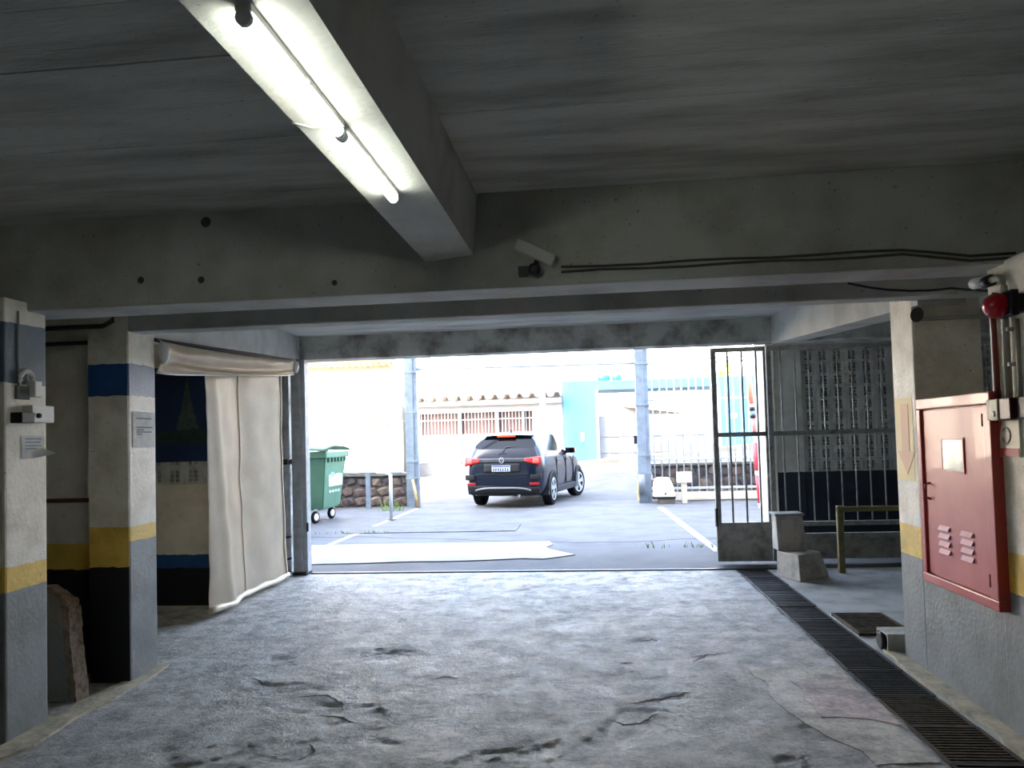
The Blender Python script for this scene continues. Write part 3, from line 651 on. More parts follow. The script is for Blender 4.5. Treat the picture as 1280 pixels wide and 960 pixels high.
# ================================================================== OUTSIDE
yard_m = mat('yard_concrete', (90, 91, 92), .75, spec=.12, col2=(76, 77, 79), scale=1.5, detail=9, bump=.4, bscale=24, speck=.25)
road_m = mat('road_asphalt', (78, 79, 80), .8, spec=.12, col2=(68, 69, 71), scale=2, detail=9, bump=.3, bscale=40)
walk_m = mat('sidewalk_cement', (112, 108, 100), .85, spec=.12, col2=(98, 94, 87), scale=2, bump=.3)
yd = struct('floor_yard', box(B(), -9, 8, 8.385, 17.4, -.3, 0), yard_m)
def slope(x, y):
    """far side of the street climbs to the right"""
    t = min(1, max(0, (y-20.9)/3.5)); return t*(.12+.078*max(0, x+6))
bm = grid(B(), 20, 10, lambda u, v: (-30+60*u, 17.4+7.0*v, slope(-30+60*u, 17.4+7.0*v)-.01)); struct('floor_street', bm, road_m)
bm = B()
for k in range(30):
    x0, x1 = -30+2*k, -28+2*k; h0, h1 = slope(x0, 30)+.10, slope(x1, 30)+.10
    hexa(bm, [(x0, 24.4, h0-.6), (x1, 24.4, h1-.6), (x1, 26.3, h1-.6), (x0, 26.3, h0-.6), (x0, 24.4, h0), (x1, 24.4, h1), (x1, 26.3, h1), (x0, 26.3, h0)])
struct('floor_sidewalk', bm, walk_m)
bm = grid(B(), 8, 4, lambda u, v: (-40+80*u, 26.2+40*v, slope(-40+80*u, 30)-.05)); struct('floor_lots', bm, walk_m)
struct('wall_yard_right', box(B(), 4.6, 4.8, 10.6, 17.4, -.1, 2.2), mat('yard_wall_paint', (196, 194, 188), .8, col2=(176, 174, 168), scale=2))
struct('wall_yard_left', box(B(), -7.6, -7.4, 8.6, 17.4, -.1, 2.2), MATS['yard_wall_paint'])

# pale strip before the threshold, ragged right end
pale = mat('pale_strip_surface', (156, 149, 144), .8, spec=.12, col2=(146, 139, 134), scale=4, bump=.3)
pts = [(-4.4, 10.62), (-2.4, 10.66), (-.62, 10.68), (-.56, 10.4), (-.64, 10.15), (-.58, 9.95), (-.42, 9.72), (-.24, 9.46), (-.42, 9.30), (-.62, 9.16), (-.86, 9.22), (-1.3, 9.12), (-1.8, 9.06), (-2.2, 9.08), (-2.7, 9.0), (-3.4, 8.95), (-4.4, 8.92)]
o = obj('pale_strip', prism(B(), pts, 'z', -.02, .012), pale, yd); o['label'] = 'pale strip with a ragged end before the threshold'
o = obj('slab', box(B(), -4.0, -1.23, 12.0, 12.92, -.02, .012, .006), mat('yard_slab', (90, 91, 92), .8, spec=.12, col2=(76, 77, 79), scale=3, bump=.3), yd)
lm = mat('white_line_paint', (156, 156, 154), .8, spec=.12, col2=(134, 134, 132), scale=6)
o = obj('painted_line', box(B(), -3.86, -3.76, 10.7, 16.3, -.01, .004), lm, yd)
bm = B(); hexa(bm, [(1.28, 15.6, -.01), (1.46, 9.6, -.01), (1.57, 9.6, -.01), (1.40, 15.6, -.01), (1.28, 15.6, .004), (1.46, 9.6, .004), (1.57, 9.6, .004), (1.40, 15.6, .004)])
bmesh.ops.recalc_face_normals(bm, faces=bm.faces[:]); obj('painted_line', bm, lm, yd)
bm = B(); n = 26
pts = [(-6.5+i*.35, 11.1+.5*math.sin(i*.25)+RND.uniform(-.06, .06)) for i in range(n)]
for (a, b), (c, d) in zip(pts[:-1], pts[1:]): hexa(bm, [(a, b, -.01), (c, d, -.01), (c, d+.012, -.01), (a, b+.012, -.01), (a, b, .003), (c, d, .003), (c, d+.012, .003), (a, b+.012, .003)])
obj('crack', bm, mat('crack_dark', (70, 68, 66), .9), yd)
# weeds
grass = mat('weed_green', (100, 136, 56), .7, col2=(136, 154, 64), scale=20)
for (x, y, n, s, lab) in ((1.25, 10.0, 26, .09, 'small green weed tuft on the yard by the swing gate'), (-4.3, 15.9, 34, .22, 'green weed clump before the stone wall by the bin'), (-3.9, 12.02, 24, .06, 'thin weeds in the joint of the yard slab')):
    bm = B(); r = random.Random(n)
    for k in range(n):
        a = r.uniform(0, 6.28); bx, by = x+r.uniform(-.3, .3)*(2 if s < .2 else 1), y+r.uniform(-.06, .06); h = s*r.uniform(.5, 1.1); l = h*.6
        v = [bm.verts.new(p) for p in ((bx-.006, by, -.01), (bx+.006, by, -.01), (bx+.6*l*math.cos(a)+.003, by+.6*l*math.sin(a), h*.7), (bx+l*math.cos(a), by+l*math.sin(a), h))]
        bm.faces.new(v)
    tag(obj('weed_tuft', bm, grass), lab, 'weeds')

# ---- rubble stone walls
stone_cols = [mat('stone_a', (112, 94, 88), .9, col2=(84, 72, 70), scale=9, bump=.5), mat('stone_b', (128, 112, 100), .9, col2=(96, 84, 76), scale=9, bump=.5), mat('stone_c', (86, 78, 78), .9, col2=(66, 60, 60), scale=9, bump=.5)]
stone_me = []
for k in range(6):
    bm = B(); bmesh.ops.create_icosphere(bm, subdivisions=1, radius=.5)
    for v in bm.verts:
        v.co = Vector((max(-.42, min(.42, v.co.x*1.25)), v.co.y, max(-.42, min(.42, v.co.z*1.25))))*RND.uniform(.9, 1.06)
    stone_me.append(mesh_of('stone', bm, stone_cols[k % 3]))
def rubble(name, label, x0, x1, y, h):
    w = struct(name, box(B(), x0, x1, y+.06, y+.4, -.05, h), mat('rubble_mortar', (104, 98, 92), .9, col2=(80, 76, 72), scale=8, bump=.5)); w['label'] = label
    rows = 3; z = 0
    for r in range(rows):
        hh = h/rows; x = x0-RND.uniform(0, .1)
        while x < x1-.1:
            ww = RND.uniform(.2, .36)
            piece('stone', RND.choice(stone_me), (x+ww/2, y+.07, z+hh/2+RND.uniform(-.02, .02)), w, (RND.uniform(-.2, .2), RND.uniform(-.3, .3), RND.uniform(-.2, .2)), (ww*1.12, .18, hh*1.12))
            x += ww
        z += hh
    cp = obj('coping', box(B(), x0-.05, x1+.03, y-.04, y+.45, h, h+.06, .01), walk_m, w)
rubble('wall_stone_left', 'low rubble stone wall behind the green bin', -7.2, -4.2, 16.95, .70)
rubble('wall_stone_right', 'low rubble stone wall behind the sliding gate', 1.36, 6.0, 17.35, .76)

# ---- property line: posts, top rail, railing, sliding gate with motor
fp = mat('blue_grey_steel', (122, 135, 148), .5, 0, col2=(103, 114, 127), scale=6)
fpl = mat('pale_fence_paint', (178, 184, 188), .5, col2=(160, 167, 172), scale=8)
def street_post(x, label):
    t = thing('gate_column', label, 'post', (x, 16.8, 0))
    obj('column', box(B(), x-.135, x+.055, 16.70, 16.9, -.02, 4.2, .008), fp, t)
    obj('flange', box(B(), x+.055, x+.14, 16.72, 16.86, -.02, 4.2, .006), fp, t)
    for z in (.62, 1.0, 2.1, 3.0): obj('band', box(B(), x-.145, x+.148, 16.69, 16.91, z, z+.05, .004), fp, t)
    return t
t = street_post(-4.0, 'blue grey steel post left of the street gateway')
t = street_post(1.13, 'blue grey steel post with lock box right of the street gateway')
obj('lock_box', box(B(), .93, .995, 16.74, 16.86, 1.28, 1.46, .006), M['black'], t)
obj('guide_roller', tube(B(), [(1.06, 16.64, .2), (1.06, 16.64, .62)], .07, 12), mat('roller_grey', (120, 126, 136), .5, .3), t)
obj('yellow_tag', box(B(), .96, 1.0, 16.68, 16.7, .05, .5), mat('tag_cream', (226, 206, 150), .6), t)
o = obj('gateway_rail', tube(B(), [(-3.86, 16.8, 3.10), (1.0, 16.8, 3.05)], .035, 8), fpl); tag(o, 'pale rail spanning high between the two gateway posts', 'rail')
t = thing('sliding_gate', 'pale vertical bar sliding gate parked before the stone wall', 'gate', (3.0, 16.95, 0))
for z, h in ((3.0, .05), (3.10, .03), (2.2, .05), (.90, .05), (.26, .05)): obj('rail', box(B(), 1.27, 5.0, 16.93, 16.98, z, z+h, .004), fpl, t)
obj('bottom_beam', box(B(), 1.27, 5.0, 16.91, 17.0, .03, .20, .006), mat('gate_cream_beam', (200, 194, 178), .6), t)
bme2 = mesh_of('bar', tube(B(), [(0, 0, .2), (0, 0, 3.0)], .016, 6), fpl)
for k in range(23): piece('bar', bme2, (1.37+k*.158, 16.955, 0), t)
t = thing('gate_motor', 'white gate motor with rounded hood beside the gateway post', 'motor', (1.5, 16.4, 0))
bm = B(); prism(bm, [(1.28, .14), (1.72, .14), (1.70, .36), (1.64, .50), (1.60, .555), (1.35, .555), (1.30, .49), (1.28, .36)], 'y', 16.28, 16.55); bmesh.ops.bevel(bm, geom=bm.edges[:], offset=.02, segments=2, affect='EDGES')
obj('hood', bm, M['white'], t)
obj('base_plate', box(B(), 1.26, 1.73, 16.27, 16.56, .11, .15, .006), M['black'], t)
obj('plinth', box(B(), 1.38, 1.72, 16.29, 16.55, 0, .115, .006), walk_m, t)
obj('key_lock', lathe(B(), [(0, .02), (.012, .018)], (1.52, 16.275, .22), (0, -1, 0), 12), M['black'], t)
t = thing('control_box', 'small white control box on a short pillar by the motor', 'box', (1.92, 16.4, 0))
obj('pillar', box(B(), 1.87, 1.98, 16.36, 16.46, 0, .46, .006), mat('gate_cream_beam', (0, 0, 0)), t)
obj('box', box(B(), 1.78, 2.08, 16.33, 16.48, .44, .66, .01), M['white'], t)
t = thing('low_railing', 'low white tube railing before the left stone wall', 'railing', (-4.8, 16.4, 0))
obj('top_rail', tube(B(), [(-7.2, 16.45, .82), (-4.9, 16.45, .81), (-4.15, 16.45, .80)], .035, 8), fpl, t)
for x in (-6.4, -4.93): obj('post', box(B(), x-.06, x+.03, 16.42, 16.5, -.01, .80, .006), fp, t)
t = thing('white_bollard', 'slim white railing post standing forward of stone wall', 'post', (-3.77, 14.0, 0))
obj('post', tube(B(), [(-3.77, 14.0, -.01), (-3.77, 14.0, .86)], .032, 10), fpl, t)
obj('base', box(B(), -3.83, -3.71, 13.94, 14.06, -.01, .02, .004), walk_m, t)
obj('arm', tube(B(), [(-3.77, 14.0, .86), (-4.1, 14.6, .86), (-4.4, 15.3, .84)], .022, 8), fpl, t)
t = thing('wire_fence', 'thin wire fence with a pale top rail left of gateway', 'fence', (-5.8, 16.75, 0))
obj('top_rail', tube(B(), [(-7.4, 16.75, 1.92), (-4.1, 16.75, 1.93)], .016, 6), fpl, t)
wme = mesh_of('wire', tube(B(), [(0, 0, .78), (0, 0, 1.92)], .004, 5), fpl)
for k in range(16): piece('wire', wme, (-7.2+k*.2, 16.75, 0), t)
o = obj('wooden_stake', tube(B(), [(-3.84, 16.55, 0), (-3.98, 16.66, .62)], [.035, .03], 8), mat('stake_wood', (190, 162, 116), .8, col2=(156, 128, 90), scale=12)); tag(o, 'short pale wooden stake leaning on the left gateway post', 'stake')
# red and white pole seen through the swing gate
t = thing('striped_pole', 'red and white striped pole seen through the swing gate', 'pole', (3.2, 15.0, 0))
rw = [(0, .10, (212, 212, 210)), (.10, .62, (206, 44, 58)), (.62, .72, (226, 210, 208)), (.72, 1.25, (214, 74, 82)), (1.25, 1.42, (226, 224, 222)), (1.42, 1.74, (222, 130, 124)), (1.84, 2.0, (226, 200, 190)), (2.0, 2.62, (232, 140, 110))]
for k, (a, b, c) in enumerate(rw):
    f = lambda z: (3.22-.065*z, 15.0, z)
    obj('band', tube(B(), [f(a), f(b)], .075 if b < 1.3 else .045, 12), mat('pole_band_%d' % k, c, .5), t)
for z in (1.74, 1.88): obj('collar', tube(B(), [(3.22-.065*z, 15.0, z-.01), (3.22-.065*z, 15.0, z+.07)], .055, 12), M['black'], t)

# ---- green wheeled bin
t = thing('wheeled_bin', 'green four wheeled waste container with white sticker in the yard', 'bin', (-5.5, 14.2, 0))
gm = mat('bin_green', (78, 116, 92), .5, col2=(70, 108, 86), scale=4); gm2 = mat('bin_lid_green', (96, 128, 114), .45, col2=(88, 120, 106), scale=4)
def frus(bm, a, b, z0, z1): hexa(bm, [(a[0], a[2], z0), (a[1], a[2], z0), (a[1], a[3], z0), (a[0], a[3], z0), (b[0], b[2], z1), (b[1], b[2], z1), (b[1], b[3], z1), (b[0], b[3], z1)]); bmesh.ops.recalc_face_normals(bm, faces=bm.faces[:]); return bm
bm = frus(B(), (-6.02, -4.98, 13.68, 14.66), (-6.10, -4.88, 13.58, 14.82), .24, 1.22); bmesh.ops.bevel(bm, geom=bm.edges[:], offset=.03, segments=2, affect='EDGES'); obj('tub', bm, gm, t)
obj('rim', box(B(), -6.14, -4.84, 13.54, 14.86, 1.20, 1.32, .02), gm, t)
for k in range(6): obj('rim_rib', box(B(), -4.89, -4.84, 13.72+k*.18, 13.76+k*.18, 1.12, 1.21), gm, t)
bm = grid(B(), 12, 12, lambda u, v: (-6.18+1.38*u, 13.50+1.40*v, 1.325+.20*(math.sin(math.pi*v)**.6)*(1-.5*u)+.02*math.sin(math.pi*u)))
bmesh.ops.solidify(bm, geom=bm.faces[:], thickness=.03); obj('lid', bm, gm2, t)
obj('grip', box(B(), -5.45, -5.15, 13.50, 13.56, 1.23, 1.30, .008), gm2, t)
obj('grip_slot_shade', box(B(), -5.40, -5.20, 13.494, 13.51, 1.25, 1.28), M['black'], t)  # black box paints the shade inside the grip slot
for (x, y) in ((-5.12, 13.72), (-5.12, 14.60), (-5.92, 13.72), (-5.92, 14.60)):
    w = obj('wheel', lathe(B(), [(-.025, .07), (-.025, .10), (-.015, .112), (.015, .112), (.025, .10), (.025, .07)], (x, y-.05, .112), (1, -.3, 0), 20), M['rubber'], t)
    obj('hub', lathe(B(), [(-.028, .02), (-.028, .068), (.028, .068), (.028, .02)], (x, y-.05, .112), (1, -.3, 0), 18), M['white'], w)
    obj('fork', box(B(), x-.035, x+.035, y-.03, y+.04, .13, .26, .005), M['steel'], w)
st = obj('sticker', box(B(), -4.945, -4.915, 13.88, 14.62, .66, 1.12), M['paper'], t)
# recycling tree mark and lines on the sticker
ms = mat('sticker_mint', (120, 190, 176), .6)
obj('mark', prism(B(), [(13.96, .84), (14.2, .84), (14.16, .92), (14.13, .90), (14.08, 1.06), (14.04, .93), (14.0, .95)], 'x', -4.914, -4.910), ms, st)
for k in range(4): obj('text_line', box(B(), -4.914, -4.910, 14.25, 14.56-.05*(k % 2), .80+k*.07, .82+k*.07), mat('sticker_text', (170, 190, 206), .6), st)
obj('text_line', box(B(), -4.914, -4.910, 13.96, 14.54, .70, .72), MATS['sticker_text'], st)
for k in range(4): obj('stencil_mark', box(B(), -4.965, -4.940, 13.95+k*.16, 14.05+k*.16, .54, .585), mat('stencil_white', (180, 196, 186), .6), t)
bm = B(); hexa(bm, [(-5.80, 13.655, .34), (-5.78, 13.655, .33), (-5.50, 13.62, .78), (-5.53, 13.62, .80), (-5.80, 13.70, .34), (-5.78, 13.70, .33), (-5.50, 13.66, .78), (-5.53, 13.66, .80)]); bmesh.ops.recalc_face_normals(bm, faces=bm.faces[:])
obj('scrape', bm, MATS['stencil_white'], t)

# ---- white house with corrugated eave and barred window
HY = 26.0
hw = mat('house_white', (184, 184, 183), .85, col2=(174, 174, 173), scale=2)
h = thing('white_house', 'low white house with corrugated roof and long barred window', 'building', (-3.5, 28, .1))
# wall built around the window band
for a, b, c, d in ((-6.3, -.95, 2.42, 3.0), (-6.3, -5.92, .6, 2.42), (-1.98, -.95, .6, 2.42), (-5.92, -1.98, .6, 1.67)): obj('wall', box(B(), a, b, HY, HY+.2, c, d), hw, h)
obj('side_wall', box(B(), -6.3, -6.1, HY+.2, 31, 0, 3.6), hw, h); obj('side_wall', box(B(), -1.1, -.95, HY+.2, 31, 0, 3.6), hw, h)
obj('plinth', box(B(), -6.32, -.95, HY-.02, HY+.2, -.1, .70), mat('house_plinth', (86, 89, 97), .85, col2=(76, 79, 86), scale=3), h)
pb = mat('house_panel_blue', (112, 128, 140), .7, col2=(106, 122, 134), scale=2)
for a, b in ((-5.92, -4.56), (-4.44, -3.2), (-3.2, -1.98)): obj('panel', box(B(), a, b, HY-.03, HY, .70, 1.66, .004), pb, h)
for x in (-4.5, -3.2, -2.3): obj('mullion', box(B(), x-.045, x+.045, HY-.06, HY+.05, .7 if x < -4 else 1.66, 2.42, .004), pb, h)
wn = obj('window_opening', box(B(), -5.92, -1.98, HY+.12, HY+.16, 1.67, 2.42), mat('curtain_brown', (80, 55, 53), .7, col2=(56, 51, 56), scale=3, stretch=(4, 1, .2)), h)
bar_me = mesh_of('window_bar', box(B(), -.009, .009, -.009, .009, 0, .74), hw)
for k in range(33): piece('window_bar', bar_me, (-5.86+k*.118, HY+.02, 1.675), h)
obj('window_rail', box(B(), -5.92, -1.98, HY+.005, HY+.03, 2.16, 2.19), hw, h)
obj('gable_panel', box(B(), -1.75, -1.15, HY-.04, HY, 1.3, 2.1, .01), M['white'], h)
rm = mat('fibre_roof', (160, 152, 142), .85, col2=(132, 124, 116), scale=3, bump=.3)
def wave(s):
    p = (s/.42) % 1.0
    return .16*(0 if p < .45 else (p-.45)/.12 if p < .57 else 1 if p < .85 else (1-p)/.15)
for k in range(5):
    x0 = -6.4+k*1.088
    bm = B(); n = 40
    def rf(u, v, x0=x0): 
        x = x0+1.088*u; return (x, 25.45+5.6*v, 2.80+.26*v+wave(x+6.45)+.004*k+(.05*(x+6)/5))
    grid(bm, n, 2, rf, smooth=False); bmesh.ops.solidify(bm, geom=bm.faces[:], thickness=.018); obj('roof_sheet', bm, rm, h)
obj('fascia', box(B(), -6.4, -.96, 25.62, 25.68, 2.68, 2.82), hw, h)
obj('eave_soffit', box(B(), -6.4, -.96, 25.62, 26.02, 2.66, 2.69), hw, h)
o = obj('utility_pole', tube(B(), [(-1.54, 24.9, .2), (-1.54, 24.9, 9)], [.10, .08], 12), mat('pole_concrete', (200, 196, 188), .8)); tag(o, 'pale utility pole standing on the far sidewalk before the house', 'pole')

# ---- blue building with portal
bl = mat('blue_wall_paint', (62, 112, 150), .8, col2=(58, 107, 145), scale=2)
b_t = thing('blue_building', 'light blue building with a wide gated portal across the street', 'building', (2.5, 26, .4))
obj('portal_pier', box(B(), -.92, .22, HY-.1, HY+.3, 0, 3.38, .01), bl, b_t)
obj('portal_lintel', box(B(), .22, 4.30, HY-.1, HY+.3, 3.04, 3.34, .01), bl, b_t)
obj('portal_pier', box(B(), 4.30, 7.5, HY-.1, HY+.3, .3, 3.36, .01), bl, b_t)
obj('jamb', box(B(), .20, .28, HY-.12, HY+.3, .3, 3.05, .005), hw, b_t)
obj('jamb', box(B(), 4.24, 4.32, HY-.12, HY+.3, .3, 3.05, .005), hw, b_t)
gd = mat('grey_sheet_gate', (104, 110, 117), .6, col2=(97, 103, 110), scale=3)
for k in range(11): obj('gate_panel', box(B(), .28+k*.36, .28+k*.36+.352, HY+.12+.012*(k % 2), HY+.15+.012*(k % 2), .5, 2.17, .004), gd, b_t)
for z in (1.45, .9): obj('gate_rail', box(B(), .28, 4.24, HY+.10, HY+.125, z, z+.04, .003), gd, b_t)
obj('plate', box(B(), -.35, -.22, HY-.125, HY-.1, 1.30, 1.62, .004), mat('meter_grey', (110, 140, 150), .6), b_t)
obj('plate', box(B(), 4.62, 4.86, HY-.125, HY-.1, 1.95, 2.12, .004), MATS['meter_grey'], b_t)
t = thing('rear_house', 'sunlit white house with a low tiled roof behind the portal', 'building', (3, 31, .5))
obj('wall', box(B(), -.9, 14, 33, 38, 0, 8.5), hw, t)  # wall enlarged beyond the house to bounce sunlight into the garage
obj('roof', prism(B(), [(1.4, 2.70), (3.9, 2.36), (3.9, 2.48), (1.4, 3.0)], 'y', 32.2, 33.1), mat('clay_tiles', (176, 160, 142), .85, col2=(156, 140, 124), scale=8), t)
obj('window', box(B(), 3.1, 4.5, 32.96, 33.02, 2.7, 3.2), mat('faded_window', (180, 178, 176), .5), t)
for x, s in ((.52, .24), (.98, .18)):
    o = obj('water_tank', lathe(B(), [(0, s*.8), (.02, s*.95), (.22, s), (.26, s*.85), (.30, s*.3)], (x, 27.3, 3.39), (0, 0, 1), 20), mat('tank_teal', (16, 120, 122), .5)); tag(o, ('larger' if s > .2 else 'smaller')+' teal water tank on the blue building roof', 'tank')
obj('roof_slab', box(B(), -.92, 7.5, HY+.3, 30, 3.15, 3.39), bl, b_t)
# ---- sunlit building on the left with tiled ledges
t = thing('sunlit_building', 'tall sunlit cream building with tiled ledges left of the house', 'building', (-10, 26, 0))
cw = mat('sunlit_cream', (224, 218, 204), .85, col2=(216, 210, 196), scale=2)
obj('wall', box(B(), -14.5, -6.55, 25.4, 31, -.2, 6.5), cw, t)
obj('yard_wall', box(B(), -14.5, -6.55, 24.45, 24.6, -.2, 1.95), cw, t)
obj('roof_block', box(B(), -14.5, -6.55, 25.0, 25.6, 4.35, 4.5), cw, t)
til = mat('clay_ridge_tile', (150, 112, 62), .85, col2=(120, 88, 50), scale=8)
def tiles(x0, x1, y, z, w, par):
    bm = B(); x = x0
    while x < x1:
        for k in range(4):
            a0, a1 = math.pi*k/4, math.pi*(k+1)/4
            hexa(bm, [(x+w*.5-w*.5*math.cos(a0), y, z+w*.4*math.sin(a0)-.02), (x+w*.5-w*.5*math.cos(a1), y, z+w*.4*math.sin(a1)-.02), (x+w*.5-w*.5*math.cos(a1), y+.45, z+.12+w*.4*math.sin(a1)-.02), (x+w*.5-w*.5*math.cos(a0), y+.45, z+.12+w*.4*math.sin(a0)-.02),
                      (x+w*.5-w*.5*math.cos(a0), y, z+w*.4*math.sin(a0)), (x+w*.5-w*.5*math.cos(a1), y, z+w*.4*math.sin(a1)), (x+w*.5-w*.5*math.cos(a1), y+.45, z+.12+w*.4*math.sin(a1)), (x+w*.5-w*.5*math.cos(a0), y+.45, z+.12+w*.4*math.sin(a0))])
        x += w
    o = obj('tile_row', bm, til, par); o['kind'] = 'stuff'
tiles(-14, -6.7, 24.3, 1.96, .21, t); tiles(-14, -6.7, 24.9, 4.02, .21, t)
obj('downspout', tube(B(), [(-6.75, 25.36, 0), (-6.75, 25.36, 4.3)], .03, 8), cw, t)
obj('stay_rod', tube(B(), [(-9.1, 24.6, 2.1), (-7.35, 24.3, 2.84)], .022, 6), mat('rod_tan', (110, 84, 52), .7), t)
# ---- tree behind the blue building
t = thing('street_tree', 'yellow green tree top rising behind the blue building', 'tree', (5.3, 31.3, .5))
obj('trunk', tube(B(), [(5.3, 31.3, .3), (5.35, 31.3, 2.0), (5.3, 31.3, 3.6)], [.14, .11, .07], 8), mat('bark', (96, 80, 64), .9), t)
bm = B(); r = random.Random(5)
for k in range(900):
    d = Vector((r.gauss(0, 1), r.gauss(0, 1), r.gauss(0, 1))).normalized()*(r.random()**.4)
    c = Vector((5.3, 31.3, 3.7))+Vector((d.x*.75, d.y*.75, d.z*.75)); a = Vector((r.uniform(-1, 1), r.uniform(-1, 1), r.uniform(-1, 1))).normalized(); b = a.orthogonal().normalized(); s = .09
    bm.faces.new([bm.verts.new(c+a*s), bm.verts.new(c+b*s*.5), bm.verts.new(c-a*s), bm.verts.new(c-b*s*.5)])
o = obj('foliage', bm, mat('leaf_yellow_green', (150, 170, 60), .7, col2=(110, 140, 50), scale=5), t); o['kind'] = 'stuff'

# ================================================================== CAR
car = thing('car', 'dark blue compact crossover car with lit tail lamps turning into the street', 'car', (-1.72, 16.86, .0), rotz=-math.radians(11.5)); car.scale.z = 1.07
paint = mat('car_paint_dark_blue', (14, 21, 36), .22, coat=.09, spec=.35); gl = mat('car_glass', (8, 10, 12), .1, spec=.1)
blk = M['black']; alu = mat('alloy_rim', (150, 153, 157), .4, .5); clad = mat('grey_cladding', (34, 36, 38), .7, spec=.2)
# half section points 1..11 : (x, y, z) per station, car faces +y, rear axle at y = 0
RY = [(.70, -.74, .24), (.80, -.80, .34), (.84, -.84, .50), (.86, -.84, .70), (.85, -.82, .88), (.82, -.79, 1.02), (.76, -.68, 1.17), (.58, -.40, 1.40), (.52, -.34, 1.46), (.31, -.36, 1.485), (0, -.37, 1.495)]
def st(y_low, lows, ups): return [(x, y_low, z) for x, z in lows]+ups
LOW = [(.74, .22), (.85, .32), (.875, .50), (.88, .70), (.87, .88), (.85, 1.0)]
LOWF = [(.72, .22), (.84, .32), (.87, .50), (.875, .70), (.86, .86), (.84, .95)]
ST = [RY,
      st(-.40, LOW, [(.80, -.36, 1.14), (.63, -.16, 1.42), (.55, -.12, 1.475), (.33, -.12, 1.50), (0, -.12, 1.51)]),
      st(.12, LOW, [(.81, .12, 1.11), (.64, .22, 1.44), (.56, .24, 1.49), (.34, .24, 1.515), (0, .24, 1.52)]),
      st(.75, LOW, [(.81, .75, 1.08), (.65, .72, 1.45), (.57, .72, 1.495), (.34, .72, 1.52), (0, .72, 1.525)]),
      st(1.20, LOW, [(.81, 1.2, 1.06), (.64, 1.1, 1.44), (.56, 1.06, 1.49), (.34, 1.04, 1.51), (0, 1.02, 1.515)]),
      st(1.75, LOWF, [(.80, 1.80, 1.04), (.62, 1.42, 1.38), (.53, 1.36, 1.45), (.32, 1.34, 1.475), (0, 1.32, 1.48)]),
      st(2.15, LOWF, [(.79, 2.2, 1.0), (.70, 2.22, 1.03), (.58, 2.24, 1.045), (.34, 2.28, 1.06), (0, 2.3, 1.065)]),
      st(2.57, LOWF, [(.78, 2.6, .96), (.66, 2.65, .985), (.52, 2.68, .995), (.3, 2.72, 1.005), (0, 2.74, 1.01)]),
      [(.66, 3.20, .24), (.74, 3.26, .34), (.76, 3.30, .50), (.76, 3.30, .66), (.74, 3.28, .76), (.71, 3.25, .82), (.67, 3.2, .86), (.6, 3.18, .88), (.46, 3.2, .89), (.28, 3.24, .895), (0, 3.26, .90)]]
bm = B()
def ring(k, s): return [bm.verts.new((s*x, y, z)) if not (x == 0 and s < 0) else None for x, y, z in ST[k]]
Rr = [ring(k, 1) for k in range(9)]; Lr = [ring(k, -1) for k in range(9)]
for k in range(9): Lr[k][10] = Rr[k][10]
grp = {'body': [], 'side_window': [], 'rear_window': [], 'windshield': []}
for k in range(8):
    for j in range(10):
        for Q, s in ((Rr, 1), (Lr, -1)):
            v = [Q[k][j], Q[k][j+1], Q[k+1][j+1], Q[k+1][j]]
            f = bm.faces.new(v if s > 0 else v[::-1]); f.smooth = True
            if j == 6 and k in (1, 2, 3, 4): grp['side_window'].append(f)
            elif k == 5 and j >= 8: grp['windshield'].append(f)
            else: grp['body'].append(f)
def endcap(ringR, ringL, sgn, curve):
    rows = []
    for j in range(9):
        x, y, z = ringR[j].co
        if j == 8: rows.append([ringL[8], ringL[9], ringR[10], ringR[9], ringR[8]])
        else: rows.append([ringL[j], bm.verts.new((-.6*x, y+sgn*curve*.64, z)), bm.verts.new((0, y+sgn*curve, z)), bm.verts.new((.6*x, y+sgn*curve*.64, z)), ringR[j]])
    for j in range(8):
        for c in range(4):
            f = bm.faces.new([rows[j][c], rows[j+1][c], rows[j+1][c+1], rows[j][c+1]]); f.smooth = True
            (grp['rear_window'] if (sgn < 0 and j == 6) else grp['body']).append(f)
endcap(Rr[0], Lr[0], -1, .07); endcap(Rr[8], Lr[8], 1, .12)
bmesh.ops.recalc_face_normals(bm, faces=bm.faces[:])
def extract(faces, name, m, par):
    b2 = B(); mp = {}
    for f in faces:
        for v in f.verts:
            if v not in mp: mp[v] = b2.verts.new(v.co)
        nf = b2.faces.new([mp[v] for v in f.verts]); nf.smooth = True
    o = obj(name, b2, m, par, local=True)
    md = o.modifiers.new('smooth', 'SUBSURF'); md.levels = 2; md.render_levels = 2
    return o
body = extract(grp['body'], 'body', paint, car)
extract(grp['rear_window'], 'rear_window', gl, car); extract(grp['windshield'], 'windshield', gl, car)
extract([f for f in grp['side_window'] if f.calc_center_median().x > 0], 'side_window', gl, car)
extract([f for f in grp['side_window'] if f.calc_center_median().x < 0], 'side_window', gl, car)
bm.free()
obj('underbody', box(B(), -.74, .74, -.72, 3.15, .25, .5, .03), M['black'], car, local=True)
ZT = [(.24, -.74, .70), (.34, -.80, .80), (.50, -.84, .84), (.70, -.84, .86), (.88, -.82, .85), (1.02, -.79, .82), (1.17, -.68, .76), (1.40, -.40, .58), (1.46, -.34, .52)]
def rear_y(x, z):
    z = min(max(z, .24), 1.46)
    for (a, ya, xa), (b, yb, xb) in zip(ZT[:-1], ZT[1:]):
        if a <= z <= b:
            t = (z-a)/(b-a); y = ya+(yb-ya)*t; xm = xa+(xb-xa)*t; break
    q = min(1, abs(x)/xm); return y-.07*(1-q*q)
